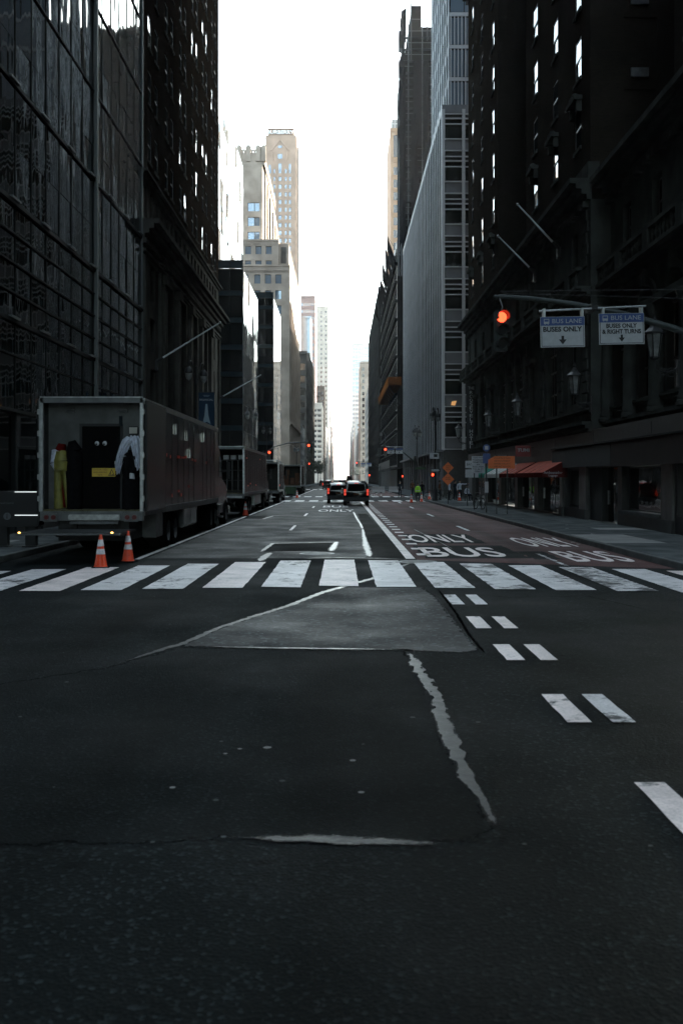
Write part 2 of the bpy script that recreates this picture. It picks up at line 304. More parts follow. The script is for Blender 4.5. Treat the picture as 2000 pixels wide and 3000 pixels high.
M = dict(
 asphalt=asphalt('asphalt', (.0026,.0037,.0039), (.0088,.0112,.0117), .85, spec=.06),
 asphalt_patch=asphalt('asphalt_patch', (.0022,.0032,.0034), (.0066,.0085,.009), .85, speck=.4, gran=70, spec=.055),
 asphalt_worn=asphalt('asphalt_worn', (.004,.0052,.0057), (.0125,.015,.0163), .62, speck=.9, gran=26, spec=.11, patchy=.5),
 asphalt_lane=asphalt('worn_lane_asphalt', (.008,.0092,.0096), (.022,.0235,.0242), .7, speck=.6, gran=30, spec=.14, patchy=.6),
 asphalt_red=asphalt('asphalt_red', (.044,.019,.0185), (.078,.034,.0335), .76, speck=.2, gran=60, spec=.1),
 sealer=mat('crack_sealer', (.005,.0055,.006), .36, var=.5, vs_=7, bump=.12, bs=60, rvar=.2),
 sealer_old=mat('old_crack_sealer', (.005,.0055,.006), .45, var=.5, vs_=7, bump=.25, bs=25, rvar=.14),
 seal_pale=mat('crack_sealer_pale', (.1,.095,.092), .38, var=.5, vs_=5, bump=.3, bs=25),
 white=paint('road_paint', (.92,.795,.765), ASPH, .27),
 white_worn=paint('road_paint_worn', (.76,.73,.73), ASPH, .62, scale=3.4),
 white_mid=paint('road_paint_chipped', (.78,.74,.74), ASPH, .38, scale=4.2),
 concrete=mat('sidewalk_concrete', (.10,.108,.108), .8, var=.35, vs_=1.2, bump=.25, bs=60, detail=8),
 concrete_pale=mat('pale_concrete', (.21,.21,.205), .75, var=.2, vs_=1.5, bump=.2, bs=60),
 kerb=mat('kerb_stone', (.075,.08,.08), .7, var=.3, vs_=2, bump=.3, bs=40),
 steel_kerb=mat('pale_kerb', (.32,.32,.31), .6, var=.2, vs_=2),
 stone=mat('sooty_limestone', (.058,.061,.056), .85, var=.35, vs_=.9, bump=.3, bs=14, detail=8),
 stone_d=mat('dark_granite', (.03,.031,.031), .45, var=.3, vs_=4),
 stone2=mat('brown_tower_stone', (.058,.056,.051), .85, var=.3, vs_=.8, bump=.3, bs=14, detail=8),
 brick=brick('brown_brick', (.021,.0165,.013), (.028,.022,.017), (.025,.022,.019)),
 brick2=brick('dark_brown_brick', (.012,.0088,.007), (.0165,.012,.0096), (.014,.0115,.0095)),
 beige=mat('beige_terracotta', (.4,.27,.2), .8, var=.22, vs_=.25, detail=8),
 grey_terra=mat('grey_terracotta', (.38,.31,.25), .8, var=.28, vs_=.35, detail=8),
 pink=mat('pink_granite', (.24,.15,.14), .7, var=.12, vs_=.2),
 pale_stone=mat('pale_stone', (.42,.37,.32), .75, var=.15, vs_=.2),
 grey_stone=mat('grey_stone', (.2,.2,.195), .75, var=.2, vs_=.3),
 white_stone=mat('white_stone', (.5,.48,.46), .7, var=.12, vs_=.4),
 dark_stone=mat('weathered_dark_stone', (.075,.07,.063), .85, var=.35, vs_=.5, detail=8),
 orange_stone=mat('orange_granite', (.34,.2,.115), .7, var=.12, vs_=.2),
 panel_grey=mat('grey_spandrel_stone', (.12,.125,.135), .55, var=.15, vs_=.6),
 strip_w=mat('lit_edge_strip', (.8,.8,.8), .4, emit=(.9,.97,1), es=.16),
 fin=mat('pale_metal_fin', (.36,.37,.385), .5, metal=.2, var=.12, vs_=.7),
 mull=mat('mullion_metal', (.009,.0105,.011), .75, metal=.1),
 mull_l=mat('bright_mullion', (.07,.078,.08), .55, metal=.3),
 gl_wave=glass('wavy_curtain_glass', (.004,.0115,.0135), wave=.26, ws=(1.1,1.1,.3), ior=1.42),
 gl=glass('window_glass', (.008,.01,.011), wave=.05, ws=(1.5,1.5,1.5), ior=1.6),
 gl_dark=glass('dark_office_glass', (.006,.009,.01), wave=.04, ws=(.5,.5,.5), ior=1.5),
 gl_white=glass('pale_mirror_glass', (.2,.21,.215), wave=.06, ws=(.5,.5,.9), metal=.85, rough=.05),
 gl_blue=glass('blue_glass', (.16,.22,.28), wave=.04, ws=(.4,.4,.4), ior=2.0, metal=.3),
 gl_screen=mat('screened_window', (.011,.0125,.013), .9, var=.4, vs_=.8),
 gl_car=glass('car_glass', (.004,.005,.005), ior=1.22, rough=.06),
 frame=mat('window_frame', (.02,.02,.02), .5),
 black=mat('black_metal', (.006,.0065,.007), .6),
 blackcloth=mat('black_cloth', (.008,.008,.009), .95, var=.4, vs_=9),
 rubber=mat('tyre_rubber', (.012,.012,.012), .8),
 alu=mat('brushed_aluminium', (.42,.43,.43), .38, metal=.85, var=.25, vs_=9),
 alu_d=mat('dull_aluminium', (.13,.135,.135), .5, metal=.6, var=.3, vs_=4),
 trailer=mat('trailer_side', (.017,.0185,.019), .24, var=.25, vs_=2., bump=.12, bs=2.5),
 trailer_in=mat('tread_plate', (.075,.078,.076), .42, metal=.35, var=.3, vs_=3),
 dark=mat('dark_void', (.006,.006,.006), .9),
 orange=mat('cone_orange', (.78,.06,.01), .42, var=.15, vs_=9),
 orange_sign=mat('sign_orange', (.75,.16,.03), .5),
 reflect=mat('reflective_white', (.62,.62,.64), .35, var=.25, vs_=14),
 wsign=mat('sign_white', (.46,.475,.49), .5, var=.1, vs_=8),
 blue=mat('sign_blue', (.03,.07,.22), .5),
 blk=mat('sign_black', (.01,.01,.01), .6),
 yellow=mat('sign_yellow', (.62,.42,.04), .55),
 maroon=mat('maroon_canvas', (.09,.018,.016), .8, var=.2, vs_=4),
 maroon_t=mat('red_canvas', (.42,.13,.1), .8, var=.2, vs_=3),
 white_canvas=mat('white_canvas', (.55,.55,.52), .85, var=.15, vs_=3),
 green_canvas=mat('green_canvas', (.05,.2,.15), .85, var=.15, vs_=3),
 green=mat('dumpster_green', (.02,.06,.02), .6, var=.3, vs_=3),
 lampglass=mat('lamp_glass', (.55,.52,.46), .2),
 red_on=mat('red_light', (.6,.02,.01), .3, emit=(1,.045,.015), es=1.0),
 red_tail=mat('tail_light', (.5,.02,.01), .3, emit=(1,.07,.03), es=.09),
 red_off=mat('red_lens', (.09,.008,.006), .3),
 amber_on=mat('amber_light', (.8,.4,.05), .3, emit=(1,.5,.1), es=1.),
 warm_on=mat('warm_lamp', (.9,.6,.3), .4, emit=(1,.45,.12), es=.07),
 car=mat('black_car_paint', (.008,.008,.009), .16),
 green_pole=mat('signal_green', (.018,.026,.024), .5),
 marble=mat('veined_marble', (.10,.1,.095), .3, var=.7, vs_=2.2, detail=9, stretch=(1,1,.5)),
 fascia_g=mat('grey_fascia', (.05,.054,.055), .7, var=.1, vs_=2),
 fascia_r=mat('oxblood_fascia', (.018,.01,.0095), .7, var=.2, vs_=2),
 net=mat('black_netting', (.009,.0095,.011), .9, var=.5, vs_=3),
 wood=mat('orange_plank', (.16,.06,.02), .8, var=.3, vs_=4),
)

M['crack'] = mat('open_crack', (.003,.003,.003), .95)
for k_ in ('sealer', 'sealer_old', 'seal_pale', 'crack'): ragged(M[k_], 12., .85, 6., .9)
M['asphalt_worn'] = ragged(asphalt('asphalt_worn_feathered', (.0036,.0047,.0052), (.0108,.013,.0142), .64, speck=.9, gran=26, spec=.085, patchy=.5), 5., .9, 8.)
M['asphalt_patch_f'] = ragged(asphalt('asphalt_patch_feathered', (.0022,.0032,.0034), (.0066,.0085,.009), .85, speck=.4, gran=70, spec=.055), 5., .9, 9.)

# ------------------------------------------------------------------ text
def text_mesh(s, w, h, ex=.004, name='lettering', mats=None, bold=0., plane='XZ', y=0., spacing=1.):
    """letters scaled into w x h, centred; plane XZ stands up facing -Y, XY lies flat reading away from the viewer"""
    cu = bpy.data.curves.new('t', 'FONT'); cu.body = s; cu.align_x = 'CENTER'; cu.size = 1; cu.offset = bold; cu.resolution_u = 3; cu.space_character = spacing
    o = bpy.data.objects.new('t', cu); C.objects.link(o)
    dg = bpy.context.evaluated_depsgraph_get(); me = bpy.data.meshes.new_from_object(o.evaluated_get(dg))
    bpy.data.objects.remove(o); bpy.data.curves.remove(cu)
    xs = [v.co.x for v in me.vertices]; ys = [v.co.y for v in me.vertices]
    cx = (min(xs)+max(xs))/2; c2 = (min(ys)+max(ys))/2; sx = w/(max(xs)-min(xs)) if w else None; sy = h/(max(ys)-min(ys)); sx = sx or sy
    bm = bmesh.new(); bm.from_mesh(me)
    for v in bm.verts: v.co = Vector(((v.co.x-cx)*sx, (v.co.y-c2)*sy, 0))
    if ex:
        r = bmesh.ops.extrude_face_region(bm, geom=list(bm.faces))
        for e in r['geom']:
            if isinstance(e, bmesh.types.BMVert): e.co.z += ex
        bmesh.ops.recalc_face_normals(bm, faces=bm.faces)
    for v in bm.verts:
        a, b, c = v.co
        v.co = (a, b, c) if plane == 'XY' else (a, y-c, b)
    bm.to_mesh(me); bm.free(); me.name = name; me.materials.clear()
    if mats: me.materials.append(mats)
    return me

# ------------------------------------------------------------------ ground, road and its markings
def G(x, y, z0=0.):            # a point of the road seen in the photograph (2000 px wide) as X, distance
    d = (2.0-z0)*2900/(y-1403.0); return ((x-1000)*d/2900, d)
mb = MB(); mb.quad((-4000,-4000,0),(4000,-4000,0),(4000,4000,0),(-4000,4000,0))
road = mb.build('road', M['asphalt'], fix=False); struct('road', road)
Z1, Z2, Z3, Z4 = .004, .008, .012, .016

def sheet(name, poly, z, m, parent=None, jag=0., th=0.):
    pts = []
    n = len(poly)
    for i in range(n):
        a = Vector(poly[i]); b = Vector(poly[(i+1) % n]); pts.append(a)
        if jag:
            k = max(1, int((b-a).length/.22))
            nn = Vector((-(b-a).y, (b-a).x)).normalized()
            for j in range(1, k): pts.append(a.lerp(b, j/k)+nn*random.uniform(-jag, jag))
    bm = bmesh.new(); f = bm.faces.new([bm.verts.new((p.x, p.y, z)) for p in pts])
    bmesh.ops.recalc_face_normals(bm, faces=bm.faces)
    if f.normal.z < 0: bmesh.ops.reverse_faces(bm, faces=[f])
    bmesh.ops.triangulate(bm, faces=bm.faces)
    me = bpy.data.meshes.new(name); bm.to_mesh(me); bm.free(); me.materials.append(m)
    return link(name, me, parent)
def strip(name, pts, w, z, m, parent=None, jag=.25):
    """an uneven ribbon of crack sealer along pts; w is a number or one width per point"""
    ws = w if isinstance(w, (list, tuple)) else [w]*len(pts)
    P_ = []; 
    for i in range(len(pts)-1):
        a, b = Vector(pts[i]), Vector(pts[i+1]); k = max(1, int((b-a).length/.12))
        for j in range(k): P_.append((a.lerp(b, j/k), ws[i]+(ws[i+1]-ws[i])*j/k))
    P_.append((Vector(pts[-1]), ws[-1])); vs_ = []; fs = []; fd = []; n = len(P_)
    for i, (p, wd) in enumerate(P_):
        t = (P_[min(i+1, n-1)][0]-P_[max(i-1, 0)][0]); t.normalize(); nn = Vector((-t.y, t.x))
        e = min(1, i/8+.1, (n-1-i)/8+.1)
        for sgn in (1, 0, -1):
            q = p+nn*sgn*wd*.75*(1+random.uniform(-jag, jag)); vs_.append((q.x, q.y, z)); fd.append(e if sgn == 0 else 0.)
        if i:
            for s in (0, 1): fs.append((3*i-3+s, 3*i-2+s, 3*i+1+s, 3*i+s))
    m_ = MB(); m_.add(vs_, fs); me = m_.mesh(name, m, fix=False)
    if me.polygons[0].normal.z < 0: me.flip_normals()
    me.attributes.new('fade', 'FLOAT', 'POINT').data.foreach_set('value', fd)
    return link(name, me, parent)
def feathered(name, poly, z, m, parent, cell=.12, reach=.35):
    """a patch of surfacing that frays out towards its outline"""
    P = [Vector(q) for q in poly]; n = len(P)
    def inside(x, y):
        r = False
        for i in range(n):
            a_, b_ = P[i], P[(i+1) % n]
            if (a_.y > y) != (b_.y > y) and x < (b_.x-a_.x)*(y-a_.y)/(b_.y-a_.y)+a_.x: r = not r
        return r
    def dist(x, y):
        d = 9e9; v = Vector((x, y))
        for i in range(n):
            a_, e = P[i], P[(i+1) % n]-P[i]; t = max(0, min(1, (v-a_).dot(e)/e.length_squared)); d = min(d, (a_+e*t-v).length)
        return d
    x0, x1, y0, y1 = min(q.x for q in P), max(q.x for q in P), min(q.y for q in P), max(q.y for q in P)
    nx, ny = int((x1-x0)/cell)+2, int((y1-y0)/cell)+2; ix = {}; vs_ = []; fd = []; fs = []
    for j in range(ny+1):
        for i in range(nx+1):
            x, y = x0+(i-.5)*cell, y0+(j-.5)*cell
            s = dist(x, y); s = s if inside(x, y) else -s
            if s > -cell*1.5: ix[(i, j)] = len(vs_); vs_.append((x, y, z)); fd.append(max(0, min(1.6, .45+s/reach)))
    for (i, j) in list(ix):
        q = [(i, j), (i+1, j), (i+1, j+1), (i, j+1)]
        if all(k in ix for k in q): fs.append([ix[k] for k in q])
    m_ = MB(); m_.add(vs_, fs); me = m_.mesh(name, m, fix=False); me.attributes.new('fade', 'FLOAT', 'POINT').data.foreach_set('value', fd)
    return link(name, me, parent)

# worn and newer asphalt
feathered('asphalt_patch', [G(*p) for p in ((1000,1721),(944,1737),(848,1775),(734,1810),(638,1842),(536,1887),(523,1895),(766,1900),(1000,1903),(1190,1905),(1300,1912),(1412,1912),(1357,1849),(1281,1753),(1240,1722))], Z1, M['asphalt_worn'], road)
feathered('asphalt_patch', [G(*p) for p in ((523,1897),(766,1902),(1000,1905),(1190,1907),(1223,1957),(1281,2047),(1294,2110),(1345,2225),(1415,2346),(1453,2440),(1357,2474),(957,2464),(638,2461),(440,2474),(-500,2490),(-500,2080),(306,1957))], .0025, M['asphalt_patch_f'], road)
sheet('asphalt_patch', [G(*p) for p in ((772,1617),(799,1593),(980,1590),(970,1616))], Z1, M['asphalt_patch'], road, .03)
sheet('asphalt_patch', [G(*p) for p in ((1084,1634),(1192,1637),(1075,1505),(1048,1505),(1062,1550))], Z1, M['asphalt_patch'], road, .03)
sheet('asphalt_patch', [G(*p) for p in ((735,1512),(785,1510),(770,1521),(690,1521))], Z1, M['asphalt_patch'], road, .03)
sheet('asphalt_patch', [(-4.9,24.9),(.5,24.9),(1.0,26.5),(1.58,33),(1.58,300),(-4.9,300)], .002, M['asphalt_lane'], road, .03)
# red bus lanes and the fresh black asphalt under the lettering
red = sheet('bus_lane', [(1.86,24.4),(4.4,23.3),(7.4,21.9),(7.4,88),(1.5,88)], Z1, M['asphalt_red'], road)
sheet('bus_lane', [(1.6,112),(7.4,112),(7.4,180),(1.6,180)], Z1, M['asphalt_red'], road)
for (x0, x1, y0, y1) in ((2.12,4.75,24.8,29.6),(2.15,4.5,30.6,35.7),(4.78,5.5,24.5,27.2)):
    sheet('asphalt_patch', [(x0,y0),(x1,y0),(x1,y1),(x0,y1)], Z2, M['asphalt_patch'], road, .05)
# seams
strip('crack_seal', [G(*p) for p in ((1209,1648),(1167,1663),(1088,1697),(1043,1709),(1000,1721),(944,1737),(848,1775),(734,1810),(638,1842),(536,1887),(447,1913),(396,1930),(306,1957))], [.1,.12,.13,.13,.13,.12,.11,.1,.1,.1,.09,.06,.02], Z2, M['sealer'], road, .3)
strip('crack_seal', [G(*p) for p in ((523,1895),(638,1897),(766,1900),(1000,1903),(1179,1905),(1205,1908))], .06, Z2+.0015, M['sealer'], road, .4)
strip('crack_seal', [G(*p) for p in ((1192,1904),(1223,1957),(1255,2008),(1281,2047),(1294,2110),(1319,2174),(1345,2225),(1376,2289),(1415,2346),(1453,2423),(1470,2470))], [.09,.11,.12,.1,.12,.12,.1,.1,.08,.06,.015], Z2, M['sealer'], road, .45)
strip('crack_seal', [G(*p) for p in ((520,2468),(638,2461),(766,2460),(957,2465),(1223,2474),(1357,2474),(1460,2455))], [.02,.08,.12,.13,.12,.08,.02], Z2+.0015, M['sealer_old'], road, .35)
strip('crack_seal', [G(*p) for p in ((870,1640),(920,1636),(1000,1635),(1120,1637),(1215,1641))], .11, Z2+.003, M['sealer'], road)
strip('crack_seal', [G(*p) for p in ((1062,1550),(1066,1575),(1072,1600),(1078,1620),(1084,1634))], [.07,.12,.17,.17,.14], Z3, M['seal_pale'], road, .5)
strip('crack_seal', [G(*p) for p in ((1035,1500),(1045,1520),(1055,1535),(1062,1550))], .09, Z3, M['seal_pale'], road, .5)
strip('crack_seal', [G(*p) for p in ((762,1619),(799,1593),(985,1589),(968,1617))], [.1,.12,.12,.22], Z3, M['seal_pale'], road, .4)
strip('crack_seal', [G(*p) for p in ((762,1618),(900,1617),(970,1617))], .07, Z3, M['seal_pale'], road, .4)
strip('crack_seal', [G(*p) for p in ((758,1648),(775,1632),(796,1618))], .2, Z3, M['seal_pale'], road, .2)
strip('crack_seal', [G(*p) for p in ((690,1521),(770,1521),(800,1512),(830,1510))], .12, Z3, M['seal_pale'], road, .3)
strip('crack_seal', [G(*p) for p in ((1280,1725),(1330,1790),(1372,1860),(1418,1913),(1300,1915))], .035, Z2+.0025, M['crack'], road, .5)
strip('crack_seal', [G(*p) for p in ((1418,1913),(1560,1930),(1760,1916))], .02, Z2+.0025, M['crack'], road, .5)
strip('crack_seal', [G(*p) for p in ((1320,1740),(1500,1752),(1720,1748),(1900,1790),(2000,1800))], .02, Z2+.0025, M['crack'], road, .6)
strip('crack_seal', [G(*p) for p in ((395,2480),(372,2530),(352,2570),(318,2610),(296,2640))], [.006,.014,.012,.016,.004], Z2+.0025, M['crack'], road, .6)
strip('crack_seal', [G(*p) for p in ((1210,1550),(1290,1590),(1330,1612))], .03, Z2, M['seal_pale'], road, .5)
for (x, y, r) in ((1234,1960,.03),(1243,1975,.022),(1256,1985,.035),(1268,2004,.04),(1280,2010,.05),(1290,2022,.06),(1297,2030,.04),(1303,2060,.035),(1310,2085,.03),(1262,2030,.02),(1312,2110,.02),(1220,1935,.02)):
    X, D = G(x, y); k = 11; sheet('pit', [(X+r*.6*math.cos(t*math.pi*2/k)*random.uniform(.5,1.2), D+r*1.6*math.sin(t*math.pi*2/k)*random.uniform(.5,1.2)) for t in range(k)], Z3, M['asphalt_patch'], road)
# gum spots and splashes
for (x, y, r) in ((783,2195,.03),(1033,2233,.024),(1058,2327,.021),(702,2199,.017),(660,2213,.016),(648,2177,.014),(655,2458,.016),(158,2312,.009),(820,2050,.01),(820,1990,.01),(1208,2106,.024),(1063,2185,.012),(1400,2120,.02),(1905,2485,.014),(447,2474,.014),(632,2350,.02),(505,2313,.02)):
    X, D = G(x, y); k = 12
    sheet('gum_spot', [(X+r*math.cos(t*math.pi*2/k)*random.uniform(.9,1.1), D+r*math.sin(t*math.pi*2/k)*random.uniform(.9,1.1)) for t in range(k)], Z3, M['concrete_pale' if r > .015 and y > 2180 and y < 2330 else 'concrete'], road)
for i in range(70):
    X, D = random.uniform(-5, 6), random.uniform(4.5, 40); r = random.uniform(.008, .022); k = 8
    sheet('gum_spot', [(X+r*math.cos(t*math.pi*2/k), D+r*math.sin(t*math.pi*2/k)) for t in range(k)], Z2+.001, M['concrete'], road)

# crosswalks
def crosswalk(loc, near, far, ks, pitch, w, x0, wornset=(), midset=(), skew=0.):
    h = holder('crosswalk', loc)
    for k in ks:
        x = x0+pitch*k; sk = -.16*abs(x)*skew; sf = -.43*max(0, abs(x)-.5)*skew
        m_ = M['white_worn'] if k in wornset else M['white_mid'] if k in midset else M['white']
        o = sheet('stripe', [(x-w/2, near+sk+random.uniform(-.06,.06)), (x+w/2, near+sk+random.uniform(-.06,.06)), (x+w/2, far+sf+random.uniform(-.05,.05)), (x-w/2, far+sf+random.uniform(-.05,.05))], Z4, m_, h, .008)
    return h
crosswalk((0,21,0), 18.35, 24.3, range(-8, 10), 1.06, .73, -.05, wornset=(3, 5), midset=(-7, -6, -4, -3, -1, 1, 2, 4, 6, 8), skew=1)
crosswalk((0,89,0), 87.2, 91.3, range(-7, 8), 1.25, .8, 0, wornset=(-6,-4,-1,0,2,3,5), midset=(-7,-5,-3,-2,1,4,6,7))
crosswalk((0,111,0), 108.6, 112.6, range(-7, 8), 1.25, .8, 0, wornset=(-6,-4,-1,0,2,3,5), midset=(-7,-5,-3,-2,1,4,6,7))
crosswalk((0,187,0), 183, 188, range(-7, 8), 1.25, .8, 0)

def rect(name, x0, x1, y0, y1, m, z=Z4, j=.006): return sheet(name, [(x0,y0),(x1,y0),(x1,y1),(x0,y1)], z, m, marks, j)
marks = holder('lane_markings', (0, 30, 0))
W_ = M['white']; Wm = M['white_mid']
for a, b, dx in ((15.65,16.96,-.06),(13.15,14.28,-.02),(10.84,11.87,0),(8.07,9.12,.03),(5.35,6.47,.1)):
    m_ = Wm if a > 15 else W_
    rect('dash', 1.81+dx, 2.01+dx, a, b, m_); rect('dash', 2.18+dx, 2.37+dx, a, b, Wm if a < 10 or a > 15 else W_)
rect('edge_line', 1.6, 1.83, 24.6, 86.5, W_)
rect('edge_line', -5.12, -4.98, 24.4, 52.4, Wm)
rect('edge_line', -5.12, -4.98, 53.6, 86.5, Wm)
rect('edge_line', -5.12, -4.98, 113, 180, Wm); rect('edge_line', 1.6, 1.83, 113, 180, W_)
for i in range(26):
    d = 25.7+2.15*i; rect('dash', 1.98, 2.3, d, d+.62, W_)
for a in (38.0, 52.5, 67, 81): rect('dash', 4.8, 4.94, a, a+3.7, Wm)
for i, a in enumerate((22.6, 23.9, 25.2)): rect('dash', 5.1+.02*i, 5.2+.02*i, a, a+1.1, M['white_worn'])
for a in (38.2, 53, 68): rect('dash', -2.03, -1.91, a, a+4, Wm)
for a in (120, 135, 150, 165): rect('dash', -2.03, -1.91, a, a+4, Wm); rect('dash', 4.8, 4.94, a, a+4, Wm)
rect('stop_line', -4.9, 1.5, 85.2, 85.8, Wm); 
for s, x0, x1, y0, y1, m_ in (('BUS',2.2,4.3,25.2,28.7,W_),('ONLY',2.25,4.36,31,35.2,W_),('BUS',5.65,7.15,23.7,27.2,W_),('ONLY',5.5,7.14,29,33.4,W_),('ONLY',-1.45,.8,60,64,Wm),('BUS',-1.3,.5,69,73.5,Wm),('BUS',2.4,4.4,120,124,W_)):
    me = text_mesh(s, x1-x0, y1-y0, 0, 'lettering', m_, bold=.012, plane='XY')
    link('lettering', me, marks, Matrix.Translation(((x0+x1)/2, (y0+y1)/2, Z4)))
# manhole covers
def manhole(X, D, r, label):
    t = thing('manhole_cover', label, 'manhole cover', (X, D, 0))
    m_ = MB(); m_.lathe([(r*1.12, 0), (r*1.12, .014), (r, .014), (r, .006), (r*.985, .006), (r*.985, .016), (0, .017)], n=28)
    o = m_.build('cover', M['alu_d'], t)
    m_ = MB()
    for i in range(-3, 4):
        y = i*r*.24; hw = math.sqrt(max(0, (r*.9)**2-y*y)); m_.box(-hw, hw, y-r*.05, y+r*.05, .016, .021)
    m_.build('tread_bar', M['alu_d'], t)
manhole(*G(928,1623), .42, 'round worn iron manhole cover beyond the crosswalk in the middle lane')
manhole(*G(1222,1647), .42, 'dark patterned manhole cover at the crosswalk edge beside the bus lettering')

# pavements: kerb stones and flags
def sidewalk(x_kerb, x_in, d0, d1, name, slab=1.5, detail=True):
    h = holder(name, ((x_kerb+x_in)/2, (d0+d1)/2, 0)); s = 1 if x_in > x_kerb else -1
    m_ = MB(); xa, xb = sorted((x_kerb+s*.02, x_in+s*30)); m_.box(xa, xb, d0, d1, -.2, .128 if detail else .15); m_.build('bed', M['concrete'], h)
    if not detail: return h
    kd = d0; km = None
    while kd < d1-.1:
        if km is None:
            m2 = MB(); a, b = sorted((0, s*.18)); m2.box(a, b, .006, 2.394, 0, .156); km = m2.mesh('kerb_stone', M['kerb'], bevel=.015)
        link('kerb_stone', km, h, Matrix.Translation((x_kerb+random.uniform(-.008,.008), kd, random.uniform(-.004,.004)))); kd += 2.4
    n = max(1, round((abs(x_in-x_kerb)-.2)/slab)); wd = (abs(x_in-x_kerb)-.2)/n
    meshes = {}
    d = d0; i = 0
    while d < d1-.2:
        for j in range(n):
            a = x_kerb+s*(.2+wd*j); xa, xb = sorted((a, a+s*wd))
            pale = x_kerb > 0 and 27.9 < d+slab/2 < 32.6 and j == 0 or random.random() < .04
            k_ = 'concrete_pale' if pale else 'concrete'
            if k_ not in meshes:
                m2 = MB(); m2.box(-wd/2+.008, wd/2-.008, -slab/2+.008, slab/2-.008, -.05, 0); meshes[k_] = m2.mesh('paving_slab', M[k_], bevel=.006)
            Mx = Matrix.Translation(((xa+xb)/2, d+slab/2, .15+random.uniform(-.003,.003))) @ Matrix.Rotation(random.uniform(-.003,.003), 4, 'Y')
            link('paving_slab', meshes[k_], h, Mx)
        d += slab
    return h
sidewalk(7.4, 11.2, 16.5, 90, 'sidewalk_right')
sidewalk(-8.1, -11.1, 16.5, 90.5, 'sidewalk_left')
sidewalk(7.4, 11.2, 110, 183, 'sidewalk_right', detail=False)
sidewalk(-8.1, -11.1, 110, 183, 'sidewalk_left', detail=False)
sidewalk(7.4, 11.2, 206, 2600, 'sidewalk_right', detail=False)
sidewalk(-8.1, -11.1, 206, 2600, 'sidewalk_left', detail=False)
sidewalk(7.4, 11.2, -90, 3, 'sidewalk_right', detail=False)
sidewalk(-8.1, -11.1, -90, 3, 'sidewalk_left', detail=False)
# pale kerb line running beside the workers at the corner
strip_k = MB(); strip_k.box(7.36, 7.5, 92, 108, 0, .1)
for k in range(14):   # litter along the right kerb
    D = random.uniform(28, 72); X = random.choice((7.2, 7.25, 8.4, 9.0)); r = random.uniform(.03, .07)
    sheet('litter_scrap', [(X+random.uniform(-r,r)*1.5, D+random.uniform(.0,r)), (X+r, D+r*2), (X-r, D+r*2.5), (X-r*1.4, D+.5*r)], (.16 if X > 7.4 else .02), M['wsign'], road)

# ------------------------------------------------------------------ windows
_wc = {}
def win_mesh(kind, w, h, fm, gm):
    k = (kind, round(w, 3), round(h, 3), fm, gm)
    if k in _wc: return _wc[k]
    f = MB(); t = min(.07, w*.07); e = .06
    f.box(-w/2, -w/2+t, 0, e, 0, h); f.box(w/2-t, w/2, 0, e, 0, h); f.box(-w/2+t, w/2-t, 0, e, 0, t); f.box(-w/2+t, w/2-t, 0, e, h-t, h)
    panes = []
    def pane(x0, x1, z0, z1, y):
        p = MB(); p.box((x0-x1)/2, (x1-x0)/2, -.006, .006, -(z1-z0)/2, (z1-z0)/2); panes.append((p.mesh('pane', M[gm]), ((x0+x1)/2, y, (z0+z1)/2)))
    if kind == 'sash':
        f.box(-w/2+t, w/2-t, 0, e, h/2-t*.6, h/2+t*.6)
        pane(-w/2+t, w/2-t, h/2+t*.6, h-t, .02); pane(-w/2+t, w/2-t, t, h/2-t*.6, .04)
    elif kind == 'grid':     # tall window with a mullion grid, one pane behind
        nx = max(1, round(w/.9)); nz = max(1, round(h/1.3))
        for i in range(1, nx): f.box(-w/2+w*i/nx-.035, -w/2+w*i/nx+.035, 0, e, t, h-t)
        for i in range(1, nz): f.box(-w/2+t, w/2-t, .004, e+.004, h*i/nz-.03, h*i/nz+.03)
        for i in range(nz):
            for j in range(nx):
                pane(-w/2+w*j/nx+.035, -w/2+w*(j+1)/nx-.035, h*i/nz+.03, h*(i+1)/nz-.03, .03)
    else: pane(-w/2+t, w/2-t, t, h-t, .03)
    _wc[k] = (f.mesh('window', M[fm]), panes); return _wc[k]
def window(parent, fr, u, z, w, h, depth=.18, kind='sash', fm='frame', gm='gl', tilt=.012, panes=True):
    fme, ps = win_mesh(kind, w, h, fm, gm)
    o = link('window', fme, parent, fr.M(u, z, -depth))
    for me, loc in ps:
        link('pane', me, o, Matrix.Translation(loc) @ Matrix.Rotation(random.gauss(0, tilt), 4, 'Z') @ Matrix.Rotation(random.gauss(0, tilt*.7), 4, 'X'))
    return o
def flat_windows(mb, fr, cols, rows, depth=.1, gi=0):
    for u, w in cols:
        for z, h in rows: mb.quad(fr.pt(u-w/2, z, -depth), fr.pt(u+w/2, z, -depth), fr.pt(u+w/2, z+h, -depth), fr.pt(u-w/2, z+h, -depth), gi)
def holes_of(cols, rows): return [(u-w/2, u+w/2, z, z+h) for u, w in cols for z, h in rows]
def shell(mb, x0, x1, d0, d1, z1, mi=0, skip='', z0=0.):
    """the plain sides and roof of a block; skip any of S(outh) W(est) E(ast) N(orth)"""
    if 'S' not in skip: mb.quad((x0,d0,z0),(x1,d0,z0),(x1,d0,z1),(x0,d0,z1), mi)
    if 'N' not in skip: mb.quad((x1,d1,z0),(x0,d1,z0),(x0,d1,z1),(x1,d1,z1), mi)
    if 'W' not in skip: mb.quad((x0,d1,z0),(x0,d0,z0),(x0,d0,z1),(x0,d1,z1), mi)
    if 'E' not in skip: mb.quad((x1,d0,z0),(x1,d1,z0),(x1,d1,z1),(x1,d0,z1), mi)
    mb.quad((x0,d0,z1),(x1,d0,z1),(x1,d1,z1),(x0,d1,z1), mi)
def bldg(label, loc, name='office_building', cat='building', group=None):
    return thing(name, label, cat, loc, world=True, group=group)

